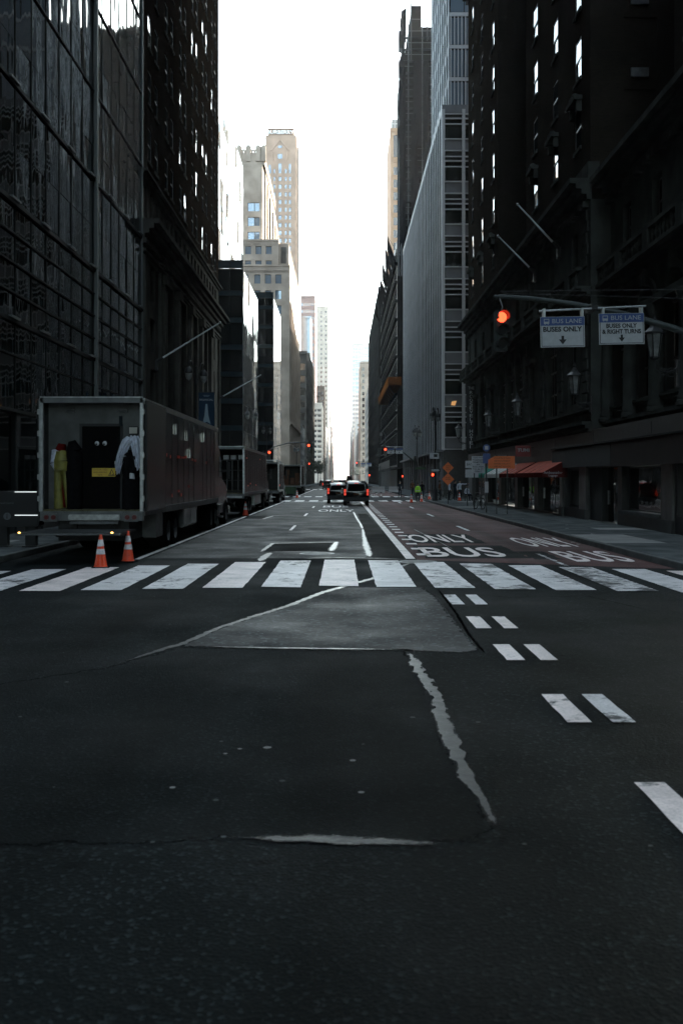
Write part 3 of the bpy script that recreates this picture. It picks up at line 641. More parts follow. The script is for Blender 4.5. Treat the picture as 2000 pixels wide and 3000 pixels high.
# ------------------------------------------------------------------ left 1: wavy glass curtain wall
b = bldg('tall dark glass building with wavy mirrored curtain wall behind the open trailer', (-20, 40, 0), 'glass_building')
f = FrL(-11.1)
mb = MB(); shell(mb, -140, -11.22, 26, 55, 100, 0); mb.build('core', M['black'], b)
zs = [4.3, 6.2, 7.35, 8.3, 9.3, 10.3, 11.35, 13.3, 15.4, 16.9, 19.4, 20.9, 23.4, 24.9, 27.4, 28.9, 31.4, 32.9, 35.4]
us = [26.7+1.75*i for i in range(17)]; us[-1] = 55.0
pm = {}
for j in range(len(zs)-1):
    for i in range(len(us)-1):
        w, h = us[i+1]-us[i], zs[j+1]-zs[j]; key = (round(w, 2), round(h, 2))
        if key not in pm:
            p = MB(); p.box(-w/2+.012, w/2-.012, -.03, .03, -h/2+.012, h/2-.012); pm[key] = p.mesh('glass_panel', M['gl_wave'])
        Mx = f.M((us[i]+us[i+1])/2, (zs[j]+zs[j+1])/2, -.04) @ Matrix.Rotation(random.gauss(0, .006), 4, 'Z') @ Matrix.Rotation(random.gauss(0, .005), 4, 'X')
        link('glass_panel', pm[key], b, Mx)
mb = MB(); mb.fbox(f, 26.7, 55, 35.4, 100, -.1, -.01); mb.build('upper_curtain_wall', M['gl_wave'], b)
for z, t, pr, m_ in ((7.35,.14,.08,'mull'),(11.35,.15,.1,'mull'),(15.4,.13,.07,'mull'),(19.4,.07,.05,'mull'),(23.4,.07,.05,'mull'),(27.4,.07,.05,'mull'),(31.4,.07,.05,'mull'),(8.3,.06,.07,'mull'),(9.3,.06,.07,'mull'),(10.3,.06,.07,'mull'),(4.3,.1,.12,'mull'),(6.2,.05,.05,'mull')):
    mb = MB(); mb.fbox(f, 26.7, 55.1, z-t/2, z+t/2, -.02, pr); mb.build('ledge', M[m_], b)
    if t >= .13:
        for u in [29.5+3.5*i for i in range(8)]:
            mb = MB(); mb.fbox(f, u, u+.9, z+t/2, z+t/2+.07, pr-.08, pr+.05); mb.build('facade_light', M['mull_l'], b)
for u in us: 
    mb = MB(); mb.fbox(f, u-.02, u+.02, 4.4, 35.4, -.02, .02); mb.build('mullion', M['mull'], b)
mb = MB(); mb.fbox(f, 44.35, 44.6, 4.4, 35.4, .02, .16); mb.build('heavy_mullion', M['mull_l'], b)
mb = MB(); mb.fbox(f, 54.85, 55.0, .15, 35.4, .0, .1); mb.build('end_trim', M['mull_l'], b)
for i, (a, c) in enumerate(((27,30.2),(30.3,33.5),(33.6,36.5),(36.6,40.4),(40.5,44.2),(44.7,48),(48.1,51.5),(51.6,54.8))):
    p = MB(); p.fbox(f, a+.06, c-.06, .5, 4.2, -.1, -.06); p.build('shop_window', M['gl_dark'], b)
    p = MB(); p.fbox(f, a-.05, a+.06, .15, 4.25, -.1, .06); p.build('mullion', M['mull'], b)
p = MB(); p.fbox(f, 27, 55, .12, .5, -.1, .02); p.build('plinth', M['stone_d'], b)
p = MB(); p.fbox(f, 40.6, 49, 4.36, 4.6, .06, 1.5); can = p.build('canopy', M['alu_d'], b)
p = MB(); p.cyl((-10.4, 45.6, 4.3), (-10.4, 45.6, 4.37), .09, .09, 12); p.build('downlight', mat('downlight', (1,1,1), .4, emit=(1,.95,.85), es=.8), can)

# ------------------------------------------------------------------ left 2: brown brick tower on a stone base
b = bldg('tall brown brick tower with paired windows on a stone base with pilasters', (-20, 72, 0), 'brick_tower')
mb = MB(); pairs = [57.3+5.52*i for i in range(6)]
cols = [(u+o, 1.05) for u in pairs for o in (0, 2.1)]
rows = [(20.3+3.3*i, 1.95) for i in range(10)]
wall(mb, f, 55.02, 89.4, 19.2, 85, holes_of(cols, rows), .12)
shell(mb, -140, -11.1, 55.02, 89.4, 85, 0, 'E'); mb.build('brick_wall', M['brick2'], b)
for u, w in cols:
    for z, h in rows: window(b, f, u, z, w, h, .03, 'sash', tilt=.02, gm='gl' if random.random() < .24 else 'gl_screen')
mb = MB()
for u, w in cols:
    for z, h in rows: mb.fbox(f, u-w/2-.08, u+w/2+.08, z-.14, z, -.05, .07)
o = mb.build('window_sills', M['stone2'], b); o['kind'] = 'stuff'
# attic row under the brick
ac = [(56.2+1.72*i, .95) for i in range(19)]
mb = MB(); wall(mb, f, 55.02, 89.4, 16.5, 19.0, holes_of(ac, [(16.85, 1.8)]), .3)
tall = [62.0, 67.6, 73.2, 78.8]
hb = [(u, u+3.2, 3.9, 14.4) for u in tall]+[(57.6, 59.0, z, z+2.0) for z in (6.4, 9.4, 12.4)]+[(85.3, 86.7, z, z+2.0) for z in (6.4, 9.4, 12.4)]+[(57, 60.6, .6, 3.4)]+[(u, u+3.2, .5, 3.4) for u in tall]
wall(mb, f, 55.02, 89.4, .1, 15.4, hb, .35); mb.build('stone_wall', M['stone2'], b)
for u, w in ac: window(b, f, u, 16.85, w, 1.8, .28, 'single')
for u in tall: window(b, f, u+1.6, 3.9, 3.2, 10.5, .33, 'grid', gm='gl_dark'); window(b, f, u+1.6, .5, 3.2, 2.9, .33, 'single', gm='gl_dark')
for u in (58.3, 86.0):
    for z in (6.4, 9.4, 12.4): window(b, f, u, z, 1.4, 2.0, .33, 'sash')
window(b, f, 58.8, .6, 3.6, 2.8, .33, 'single', gm='gl_dark')
def cornice(b, f, u0, u1, z, h, out, m_, steps=4, name='cornice', dent=0):
    mb = MB()
    for i in range(steps):
        a = i/steps; mb.fbox(f, u0, u1, z+h*a, z+h*(i+1)/steps, -.05, out*(a+1/steps)**1.2)
    o = mb.build(name, m_, b)
    if dent:
        k = int((u1-u0)/dent); d = MB()
        for i in range(k): d.fbox(f, u0+i*dent, u0+i*dent+dent*.5, z-h*.28, z, 0, out*.3)
        q = d.build('dentils', m_, b); q['kind'] = 'stuff'
    return o
cornice(b, f, 54.9, 89.6, 15.42, 1.05, 1.0, M['stone2'], dent=.6)
cornice(b, f, 54.9, 89.6, 18.98, .3, .35, M['stone2'], 2)
cornice(b, f, 55, 89.5, 14.55, .3, .25, M['stone2'], 2)
cornice(b, f, 55, 89.5, 3.45, .35, .3, M['stone2'], 2)
cornice(b, f, 54.9, 89.8, 46, 1.2, .9, M['stone2'], 3)
for u in [61.2, 66.4, 72.0, 77.6, 83.0]:
    mb = MB(); mb.fbox(f, u-.45, u+.45, 3.8, 14.0, -.02, .28); mb.fbox(f, u-.6, u+.6, 13.9, 14.5, -.02, .42); mb.fbox(f, u-.58, u+.58, 3.8, 4.4, -.02, .4); mb.build('pilaster', M['stone2'], b)
for u in (55.3, 60.2, 84.4, 89.0):
    mb = MB(); mb.fbox(f, u-.25, u+.25, 3.8, 14.5, -.02, .2); mb.build('pilaster', M['stone2'], b)

# ------------------------------------------------------------------ left 3, 4: glass boxes
def glass_box(b, xk, xw, d0, d1, z1, floor, zb, gm='gl_dark', em='gl_pale', rail=True):
    fs, fe = FrS(d0), FrL(xk)
    mb = MB(); shell(mb, xw, xk-.12, d0+.12, d1, z1, 0); mb.build('core', M['black'], b)
    z = zb; lv = []
    while z < z1-.5: lv.append(z); z += floor
    xs = [xk-1.5*i for i in range(3)]
    for k, z in enumerate(lv):
        h = min(floor, z1-z)
        for i in range(2):
            p = MB(); p.fbox(fs, xs[i+1]+.02, xs[i]-.02, z+.62, z+h-.03, -.06, -.02); p.build('glass_panel', M[gm], b)
            p = MB(); p.fbox(fs, xs[i+1]+.02, xs[i]-.02, z+.03, z+.58, -.06, .0); p.build('spandrel', M['gl_blue2'], b)
        n = max(2, round((d1-d0)/3)); w = (d1-d0)/n
        for i in range(n):
            p = MB(); p.box(-w/2+.02, w/2-.02, -.03, .03, -h/2+.02, h/2-.02)
            link('glass_panel', p.mesh('glass_panel', M[em]), b, fe.M(d0+w*(i+.5), z+h/2, -.04) @ Matrix.Rotation(random.gauss(0, .004), 4, 'Z') @ Matrix.Rotation(random.gauss(0, .003), 4, 'X'))
        p = MB(); p.fbox(fs, xw, xk+.03, z-.03, z+.03, -.05, .05); p.build('transom', M['mull'], b)
    p = MB(); p.fbox(fs, xk-.06, xk+.03, zb, z1, -.05, .06); p.build('corner_mullion', M['mull_l'], b)
    if rail:
        p = MB(); p.fbox(fs, xw, xk, z1, z1+.85, -.04, -.02); p.build('parapet_glass', M['gl_blue2'], b)
        p = MB(); p.fbox(fs, xw, xk+.02, z1+.85, z1+.95, -.08, .02); p.build('handrail', M['mull'], b)
        for x in (xk-.03, xk-1.5, xk-3): 
            p = MB(); p.fbox(fs, x-.03, x+.03, z1, z1+.85, -.02, .02); p.build('rail_post', M['mull'], b)
M['gl_pale'] = glass('street_side_glass', (.16,.15,.14), wave=.10, ws=(.8,.8,.35), ior=2.2, metal=.25)
M['gl_blue2'] = glass('blue_spandrel_glass', (.02,.035,.042), ior=1.6, rough=.08)
b = bldg('low dark glass office block with rooftop glass rail on the left corner', (-20, 121, 0), 'glass_building')
glass_box(b, -11.1, -30, 111.8, 131.4, 25.8, 3.05, 4.4)
p = MB(); p.box(-30, -11.15, 111.85, 131.4, .1, 4.3); p.build('base', M['stone_d'], b)
p = MB(); p.box(-30, -10.7, 111.6, 131.4, 4.2, 4.42); p.build('canopy', M['alu_d'], b)
b = bldg('narrow dark glass block just beyond the first glass office block', (-20, 171, 0), 'glass_building')
glass_box(b, -11.1, -30, 161.8, 181, 31.6, 3.17, 4.4)
p = MB(); p.box(-30, -11.15, 161.85, 181, .1, 4.3); p.build('base', M['stone_d'], b)
# white mirrored tower set back above
b = bldg('gleaming white mirrored glass tower set back above the low glass block', (-24, 140, 0), 'glass_tower')
f2 = FrL(-16); mb = MB(); shell(mb, -45, -16.15, 113, 161, 52.7, 0); mb.build('core', M['panel_grey'], b)
zz = 24.0; 
while zz < 52:
    h = min(3.6, 52.7-zz)
    for i in range(16):
        w = 3.0; p = MB() ; key = ('wt', round(h, 2))
        if key not in pm:
            p.box(-w/2+.05, w/2-.05, -.03, .03, -h/2+.04, h/2-.04); pm[key] = p.mesh('glass_panel', M['gl_white'])
        link('glass_panel', pm[key], b, f2.M(113+w*(i+.5), zz+h/2, -.04) @ Matrix.Rotation(random.gauss(0, .012), 4, 'Z') @ Matrix.Rotation(random.gauss(0, .01), 4, 'X'))
    zz += 3.6
mb = MB(); mb.box(-30, -18, 131, 137, 52.7, 58); mb.build('roof_plant', M['pale_stone'], b)

# ------------------------------------------------------------------ left 5: terracotta set-back building with a fretwork crown
b = bldg('grey terracotta set-back building with fretwork crown and vertical piers', (-20, 235, 0), 'terracotta_building')
GT = M['grey_terra']
def setback(b, x0, x1, d0, d1, z0, z1, cols, rows, m_, win='single', gm='gl_blue', depth=.35, fm='frame'):
    fs = FrS(d0); mb = MB(); wall(mb, fs, x0, x1, z0, z1, holes_of(cols, rows), depth); shell(mb, x0, x1, d0, d1, z1, 0, 'S', z0); o = mb.build('wall', m_, b)
    for u, w in cols:
        for z, h in rows: window(b, fs, u, z, w, h, depth-.05, win, fm, gm, .02)
    return fs
pxm = 212/2900.
def XZ(x, y, D): return ((x-1000)*D/2900, 2+(1403-y)*D/2900)
# low tier
c3 = [(XZ(x, 0, 212)[0], 1.3) for x in (718, 753.5, 785, 815)]
rw = [(XZ(0, y+27, 212)[1], 1.95) for y in (803, 849, 893, 937, 981, 1025, 1069, 1113, 1157, 1201, 1245)]
xr = XZ(848, 0, 212)[0]
fs = setback(b, -40, xr, 212, 262, 0, XZ(0, 775, 212)[1], c3, rw, GT)
c2 = [(XZ(x, 0, 212.6)[0], 1.3) for x in (726.5, 757, 787)]
setback(b, XZ(699,0,212.6)[0], XZ(816,0,212.6)[0], 212.6, 262, XZ(0,775,212)[1], XZ(0,700,212.6)[1], c2, [(XZ(0,744,212.6)[1], 1.75), (XZ(0,774,212.6)[1], .85)], GT)
mb = MB(); shell(mb, XZ(816,0,213)[0], XZ(845,0,213)[0], 213.4, 262, XZ(0,712,213)[1], 0, '', XZ(0,775,212)[1]); mb.build('corner_tier', GT, b)
mb = MB(); mb.fbox(FrS(213.4), XZ(822,0,213)[0], XZ(838,0,213)[0], XZ(0,770,213)[1], XZ(0,722,213)[1], -.02, .03); mb.build('niche', M['dark_stone'], b)
# carved bands
for (x0, x1, y, D, hh) in ((700,816,703,212.6,1.0),(712,848,777,212,1.3),(712,848,790,212,.5)):
    fs2 = FrS(D); d_ = MB(); a, z = XZ(x0, y, D); c_, _ = XZ(x1, y, D)
    k = int((c_-a)/.55)
    for i in range(k): d_.fbox(fs2, a+i*.55, a+i*.55+.3, z-hh, z-hh*.35, 0, .14)
    d_.fbox(fs2, a, c_, z-.18, z, 0, .22)
    o = d_.build('carved_band', GT, b)
# main tower of the building
ct = [(XZ(735.5,0,224)[0], 1.55)]
rt = [(XZ(0, y+25, 224)[1], 2.0) for y in (593, 636, 679)]
setback(b, XZ(690,0,224)[0], XZ(768,0,224)[0], 224, 262, XZ(0,700,212)[1]-.5, XZ(0,480,224)[1], ct+[(XZ(764,0,224)[0]-.9, 1.2)], rt[:0]+[(XZ(0,y+25,224)[1],2.0) for y in (593,636,679)], GT)
setback(b, XZ(690,0,224.6)[0], XZ(775,0,224.6)[0], 224.6, 262, XZ(0,480,224)[1], XZ(0,452,224.6)[1], [], [], GT)
# side piers stepping down behind it
for (x, ytop, D) in ((778,500,230),(785,540,234),(793,580,238),(801,622,243),(808,660,248),(814,690,254)):
    a, z = XZ(x, ytop, D); mb = MB(); shell(mb, a-6, a, D, 262, z, 0, '', 40); mb.build('pier_tier', GT, b)
    p = MB(); p.fbox(FrS(D), a-.5, a-.15, 40, z, 0, .25); p.build('pier', M['dark_stone'], b)
# fretwork crown
fc = FrS(224.4)
for x in (700, 727, 756, 772):
    a, z = XZ(x, 452, 224.4); p = MB(); p.fbox(fc, a-.5, a+.5, z-1.5, z+1.9, -1, .15); p.fbox(fc, a-.35, a+.35, z+1.9, z+2.2, -.8, 0); p.build('crown_pier', GT, b)
for x0, x1 in ((703,724),(730,753),(758,770)):
    a, z = XZ(x0, 452, 224.4); c_, _ = XZ(x1, 452, 224.4); p = MB(); n = 3
    for i in range(n):
        u0 = a+(c_-a)*i/n; u1 = a+(c_-a)*(i+1)/n; um = (u0+u1)/2
        for (ua, za, ub, zb_) in ((u0, z, um, z+1.7), (u1, z, um, z+1.7), (um, z, u0, z+1.2), (um, z, u1, z+1.2)):
            p.cyl(fc.pt(ua, za, -.4), fc.pt(ub, zb_, -.4), .13, .1, 5)
        p.sphere(fc.pt(um, z+1.8, -.4), .2, 6, 4)
    p.build('fretwork', GT, b)
# street side: tall piers with strips of windows
fe = FrL(xr+.0); mb = MB()
for i in range(20):
    u = 213+2.5*i; p = MB(); p.fbox(fe, u, u+.75, .2, 40-.35*i, -.02, .3); p.build('pier', GT, b)
mb = MB()
for i in range(19):
    for z in [4.5+3.3*k for k in range(13)]: mb.quad(fe.pt(213.9+2.5*i, z, .02), fe.pt(215.3+2.5*i, z, .02), fe.pt(215.3+2.5*i, z+2, .02), fe.pt(213.9+2.5*i, z+2, .02))
o = mb.build('side_windows', M['gl'], b); o['kind'] = 'stuff'
cornice(b, fe, 212, 262, 13.5, .6, .5, GT, 2); cornice(b, fe, 212, 262, 9, .4, .3, GT, 2)

# ------------------------------------------------------------------ left 6: beige tower with the lettered crown
b = bldg('tall beige tower with white lettering across its crown', (-24, 410, 0), 'beige_tower')
D = 400; BG = M['beige']
cb = [(XZ(x,0,D)[0], w) for x, w in ((790.5,.95),(803,.85),(820,1.2),(837,.85),(849,.85))]
rb = [(XZ(0,y+12.4,D)[1], 1.7) for y in [494+22.6*i for i in range(26)]]
x0, x1 = XZ(777,0,D)[0], XZ(868,0,D)[0]; zt = XZ(0,395,D)[1]
fs = setback(b, x0, x1, D, D+22, 0, zt, cb, rb, BG, gm='gl_blue', depth=.3)
for x, y, w, h in ((820,457,1.35*1.9,1.9),(820,429,1.6,.95),(820,487,1.25,2.4),(849,489,.8,2.6),(790,489,.8,1.8)):
    a, z = XZ(x, y, D); p = MB(); p.fbox(fs, a-w/2, a+w/2, z-h/2, z+h/2, .0, .03); p.build('window', M['gl_blue'], b)
mb = MB(); shell(mb, XZ(784,0,D)[0], XZ(860,0,D)[0], D+1, D+20, XZ(0,373,D)[1], 0, '', zt); mb.build('crown', mat('crown_brown', (.2,.115,.075), .9), b)
mb = MB(); mb.fbox(FrS(D+1), XZ(784,0,D)[0]-.3, XZ(860,0,D)[0]+.3, XZ(0,373,D)[1]-.35, XZ(0,373,D)[1], -.1, .3); mb.build('crown_coping', mat('coping_brown', (.24,.15,.1), .9), b)
link('lettering', text_mesh('BURBERRY', XZ(861,0,D)[0]-XZ(783,0,D)[0], 1.5, .3, 'lettering', mat('sign_letters', (.85,.84,.82), .5), bold=.035), b, Matrix.Translation((XZ(822,0,D)[0], D-.1, XZ(0,387,D)[1])))
for x in (800, 812, 828, 843):       # shallow pilaster strips and carved gable
    a, _ = XZ(x, 0, D); p = MB(); p.fbox(fs, a-.18, a+.18, 0, XZ(0,440,D)[1], 0, .22); p.build('pilaster', BG, b)
p = MB()
for (xa, ya, xb, yb) in ((795,440,820,408),(845,440,820,408),(800,445,800,470),(840,445,840,470)):
    A, B = XZ(xa,ya,D), XZ(xb,yb,D); p.cyl(fs.pt(A[0],A[1],.1), fs.pt(B[0],B[1],.1), .35, .3, 6)
p.build('carved_gable', BG, b)
mb = MB(); shell(mb, x1, x1+1.0, D+3, D+20, zt-4, 0, '', 0); mb.build('side_buttress', M['pale_stone'], b)

# ------------------------------------------------------------------ left far row
def far_block(label, x0, x1, d0, d1, z1, m_, ncol, nrow, gm='gl', name='office_building', wz=.55, side=None, z0=0, wfrac=.6, band=False, zb=5):
    b = bldg(label, ((x0+x1)/2, (d0+d1)/2, 0), name)
    fs = FrS(d0); mb = MB(); w = (x1-x0)/ncol; h = (z1-zb-2)/nrow
    cols = [(x0+w*(i+.5), w*wfrac) for i in range(ncol)] if not band else [((x0+x1)/2, (x1-x0)*.94)]
    rows = [(zb+h*j, h*wz) for j in range(nrow)]
    wall(mb, fs, x0, x1, 0, z1, holes_of(cols, rows), .3)
    g = MB(); flat_windows(g, fs, cols, rows, .28)
    if band:
        for j in range(nrow):
            for i in range(1, ncol): g.fbox(fs, x0+w*i-.1, x0+w*i+.1, zb+h*j, zb+h*j+h*wz, -.27, -.2, 1)
    if side:
        fr = FrL(x1) if side == 'E' else FrR(x0); n = max(2, int((d1-d0)/4)); ww = (d1-d0)/n
        ua, ub = (d0, d1) if side == 'E' else (-d1, -d0)
        cs = [(ua+ww*(i+.5), ww*.5) for i in range(n)]
        wall(mb, fr, ua, ub, 0, z1, holes_of(cs, rows), .3); flat_windows(g, fr, cs, rows, .28)
    shell(mb, x0, x1, d0, d1, z1, 0, 'S'+(side or '')); mb.build('wall', m_, b)
    o = g.build('windows', [M[gm], m_], b); o['kind'] = 'stuff'
    p = MB(); p.fbox(fs, x0-.2, x1+.25, z1-.9, z1+.1, -.3, .5); p.build('cornice', m_, b)
    return b
far_block('dark weathered masonry block with a bracketed cornice behind the grey piers', -24, -11.1, 315, 345, 42.6, M['dark_stone'], 5, 9, side='E', name='masonry_building')
b = far_block('dark brick block with rooftop attic next along the left side', -24, -11.1, 346, 410, 46, M['dark_stone'], 5, 9, side='E', name='masonry_building')
far_block('low white cornice building front wedged below the dark masonry block', -24, -11.1, 270, 300, 17, M['grey_stone'], 5, 4, side='E')
far_block('pinkish granite tower with horizontal ribbon windows and stepped top', -36, -15.9, 600, 640, 113, M['pink'], 6, 26, gm='gl_blue', band=True, wz=.45)
b = bpy.data.objects['office_building.%03d' % 0] if False else None
far_block('pale blue glass slab in front of the pink granite tower', -25, -14.0, 450, 470, 76, M['gl_blue'], 5, 20, gm='gl_blue', name='glass_building')
far_block('pale slender tower with rows of small dark windows down the avenue', -22.5, -11.1, 825, 850, 146, M['pale_stone'], 3, 36, side='E', wz=.5, wfrac=.45)
bb = far_block('cream apartment block with banded balconies on the left', -22, -11.1, 560, 610, 45, M['pale_stone'], 4, 13, side='E', wz=.45, wfrac=.75, name='apartment_building')
for j in range(13):
    p = MB(); z = 5+(45-7)/13*j+1.6; p.fbox(FrS(560), -22, -11.0, z, z+.9, 0, .6); p.build('balcony_band', M['pale_stone'], bb)
far_block('dark brown set-back block in front of the pale slender tower', -22, -11.1, 640, 700, 62, M['dark_stone'], 4, 16, side='E', name='masonry_building')
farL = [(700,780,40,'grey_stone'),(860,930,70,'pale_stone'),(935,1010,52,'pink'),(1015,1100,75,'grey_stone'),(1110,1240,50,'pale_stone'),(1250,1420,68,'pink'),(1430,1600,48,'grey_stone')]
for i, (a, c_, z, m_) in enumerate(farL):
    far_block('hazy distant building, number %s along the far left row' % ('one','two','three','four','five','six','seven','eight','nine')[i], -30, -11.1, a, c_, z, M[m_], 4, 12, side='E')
mb = None

M['pole_pale'] = mat('pale_painted_pole', (.5,.52,.53), .45)
M['spandrel_d'] = mat('dark_spandrel', (.045,.048,.053), .8, var=.2, vs_=.8)
M['sooty'] = mat('soot_black_masonry', (.02,.02,.019), .9, var=.3, vs_=.6)
# ------------------------------------------------------------------ right 1: brick hotel on an arcaded stone base
b = bldg('dark brick hotel with arched stone base and awnings on the right', (20, 60, 0), 'brick_hotel', 'hotel')
f = FrR(11.2); fn = FrR(12.1); ST = M['stone']
def U(d): return -d
# brick wings (u runs from far to near: u=-distance)
def wing(fr, d0, d1, cols, z0, z1, rows, x_in):
    mb = MB(); cs = [(-d, w) for d, w in cols]
    wall(mb, fr, -d1, -d0, z0, z1, holes_of(cs, rows), .12)
    x = fr.o.x; shell(mb, x, x_in, d0, d1, z1, 0, 'W', z0); mb.build('brick_wing', M['brick'], b)
    s = MB()
    for u, w in cs:
        for z, h in rows:
            window(b, fr, u, z, w, h, .03, 'sash', tilt=.02, gm='gl' if random.random() < .7 else 'gl_screen'); s.fbox(fr, u-w/2-.1, u+w/2+.1, z-.16, z, -.05, .09)
    o = s.build('window_sills', ST, b); o['kind'] = 'stuff'
rows = [(17.6+3.25*i, 1.95) for i in range(10)]
wing(f, 70.8, 87.5, [(73.2,1.1),(79.0,1.1),(84.6,1.1)], 16.2, 78, rows, 140)
wing(f, 44.6, 60.1, [(46.9,1.25),(51.9,1.25),(57.2,1.25)], 16.2, 78, rows, 140)
mb = MB(); shell(mb, 19, 34, 60.1, 70.8, 78, 0, 'NSE', 4); mb.build('court_wall', M['brick'], b)
# south return of the near court with windows facing the camera
fs = FrS(44.55); cc = [(13.45, 1.5), (16.9, 1.5)]; mb = MB(); wall(mb, fs, 11.2, 22, 16.2, 78, holes_of(cc, rows), .2); mb.build('court_return', M['brick'], b)
for u, w in cc:
    for z, h in rows:
        window(b, fs, u, z, w, h, .17, 'sash', tilt=.01)
        p = MB(); p.fbox(fs, u-.45, u+.35, z-.75, z-.35, 0, .1); p.build('air_conditioner', M['alu_d'], b)
mb = MB(); shell(mb, 22, 34, 26, 44.5, 78, 0, 'E', 4); mb.build('court_wall', M['brick'], b)
wing(fn, 24, 36.0, [(26.5,1.25),(30.6,1.25),(34.2,1.25)], 16.2, 78, rows, 140)
fsA = FrS(70.75)      # soldier-course pilaster on the far return
# stone base, far section and near section
arches = [(52.8,2.5),(62.4,2.3),(65.6,2.3),(68.8,2.3),(78.2,2.5)]
rects = [(48.2,1.7),(58.2,1.5),(73.6,1.6),(82.4,1.6)]
def arch_hole(mb, fr, u, w, z0, zs, depth, m_=0):
    """the wall inside the box u-w/2..u+w/2, zs..zs+w/2+.3 with a round-arched opening"""
    n = 10; r = w/2; top = zs+r+.3
    pts = [(u-r*math.cos(math.pi*i/n), zs+r*math.sin(math.pi*i/n)) for i in range(n+1)]
    for (a, c_), (a2, c2) in zip(pts[:-1], pts[1:]):
        mb.quad(fr.pt(a, c_), fr.pt(a2, c2), fr.pt(a2, top), fr.pt(a, top), m_)
        mb.quad(fr.pt(a, c_), fr.pt(a2, c2), fr.pt(a2, c2, -depth), fr.pt(a, c_, -depth), m_)
def arch_window(fr, u, w, z0, zs, depth):
    r = w/2; n = 10; fm = MB()
    for k in (-.17, .17): fm.fbox(fr, u+k*w-.04, u+k*w+.04, z0, zs+r*.9, -depth+.02, -depth+.1)
    for z in (z0+1.2, z0+2.4, zs): fm.fbox(fr, u-r, u+r, z-.04, z+.04, -depth+.03, -depth+.09)
    o = fm.build('arched_window', M['frame'], b)
    g = MB(); pts = [fr.pt(u-r, z0, -depth), fr.pt(u+r, z0, -depth)]+[fr.pt(u+r*math.cos(math.pi*i/n), zs+r*math.sin(math.pi*i/n), -depth) for i in range(n+1)]
    g.add(pts, [tuple(range(len(pts)))]); g.build('pane', M['gl_dark'], o)
    v = MB()
    for i in range(n):
        t0, t1 = math.pi*i/n, math.pi*(i+1)/n
        A = [fr.pt(u+q*math.cos(t), zs+q*math.sin(t), w_) for t in (t0, t1) for q in (r+.02, r+.28) for w_ in (0, .1)]
        v.add(A, [(1,3,7,5),(0,1,5,4),(2,6,7,3)])
    v.fbox(fr, u-.16, u+.16, zs+r-.05, zs+r+.6, 0, .25)
    v.build('arch_moulding', ST, b)
def base(fr, d0, d1, ar, rc, up):
    mb = MB(); H = [(-d-w/2, -d+w/2, 5.3, 8.6+w/2+.3) for d, w in ar]+[(-d-w/2, -d+w/2, 5.6, 8.6) for d, w in rc]
    H += [(-d-.6, -d+.6, 11.9, 13.7) for d in up]
    wall(mb, fr, -d1, -d0, 4.3, 14.6, H, .3)
    for d, w in ar:
        arch_hole(mb, fr, -d, w, 5.3, 8.6, .35)
    mb.build('stone_wall', ST, b)
    for d, w in ar: arch_window(fr, -d, w, 5.3, 8.6, .32)
    for d, w in rc:
        window(b, fr, -d, 5.6, w, 3.0, .28, 'grid', gm='gl_dark')
        p = MB(); p.fbox(fr, -d-w/2-.35, -d+w/2+.35, 8.75, 8.95, 0, .3); p.fbox(fr, -d-w/2-.2, -d+w/2+.2, 8.62, 8.75, 0, .15); p.build('window_hood', ST, b)
    for d in up: window(b, fr, -d, 11.9, 1.2, 1.8, .28, 'sash')
base(f, 44.6, 87.5, arches, rects, [47.5,52.8,58.2,63,68,73.6,78.2,82.8])
base(fn, 24, 44.6, [(42.6,2.2),(39.2,2.2),(35.8,2.2),(30,2.2)], [], [42,38,34,30])
p = MB(); p.box(11.2, 12.2, 44.5, 44.6, 4.3, 14.6); p.build('corner_return', ST, b)
for d in (44.35, 40.9, 37.5, 34.1):      # engaged columns of the arcade
    p = MB(); c0 = (11.95, d, 0); p.lathe([(.42,4.55),(.42,4.7),(.36,4.75),(.38,4.85),(.33,4.95),(.33,6.5),(.28,8.0),(.3,8.05),(.38,8.35),(.42,8.5),(.42,8.62)], c0, 14); p.build('column', ST, b, smooth=True)
p = MB(); p.fbox(fn, -45, -24, 8.62, 8.9, -.05, .45); p.build('column_entablature', ST, b)
for fr, a, c_ in ((f, -87.6, -44.5), (fn, -44.5, -24)):
    cornice(b, fr, a, c_, 4.15, .45, .4, ST, 3, 'belt_course'); cornice(b, fr, a, c_, 5.0, .22, .2, ST, 2, 'belt_course')
    cornice(b, fr, a, c_, 10.3, .4, .7, ST, 3, 'balcony_ledge'); cornice(b, fr, a, c_, 14.6, .95, .95, ST, 4, dent=.5)
    p = MB(); p.fbox(fr, a, c_, 15.55, 16.3, -.4, .12); p.build('parapet', ST, b)
    # balustrade
    n = int((c_-a)/.42); bal = MB(); bal.lathe([(.06,0),(.09,.06),(.05,.15),(.1,.35),(.06,.58),(.09,.64),(.07,.7)], n=7); bme = bal.mesh('baluster', ST)
    p = MB(); p.fbox(fr, a, c_, 11.4, 11.55, .4, .66); p.build('handrail', ST, b)
    for i in range(n):
        if i % 9 < 6: link('baluster', bme, b, fr.M(a+.42*i+.2, 10.7, .53))
    for i in range(0, n, 9):
        p = MB(); p.fbox(fr, a+.42*i-.75, a+.42*i-.1, 10.7, 11.4, .38, .68); p.build('balustrade_pier', ST, b)
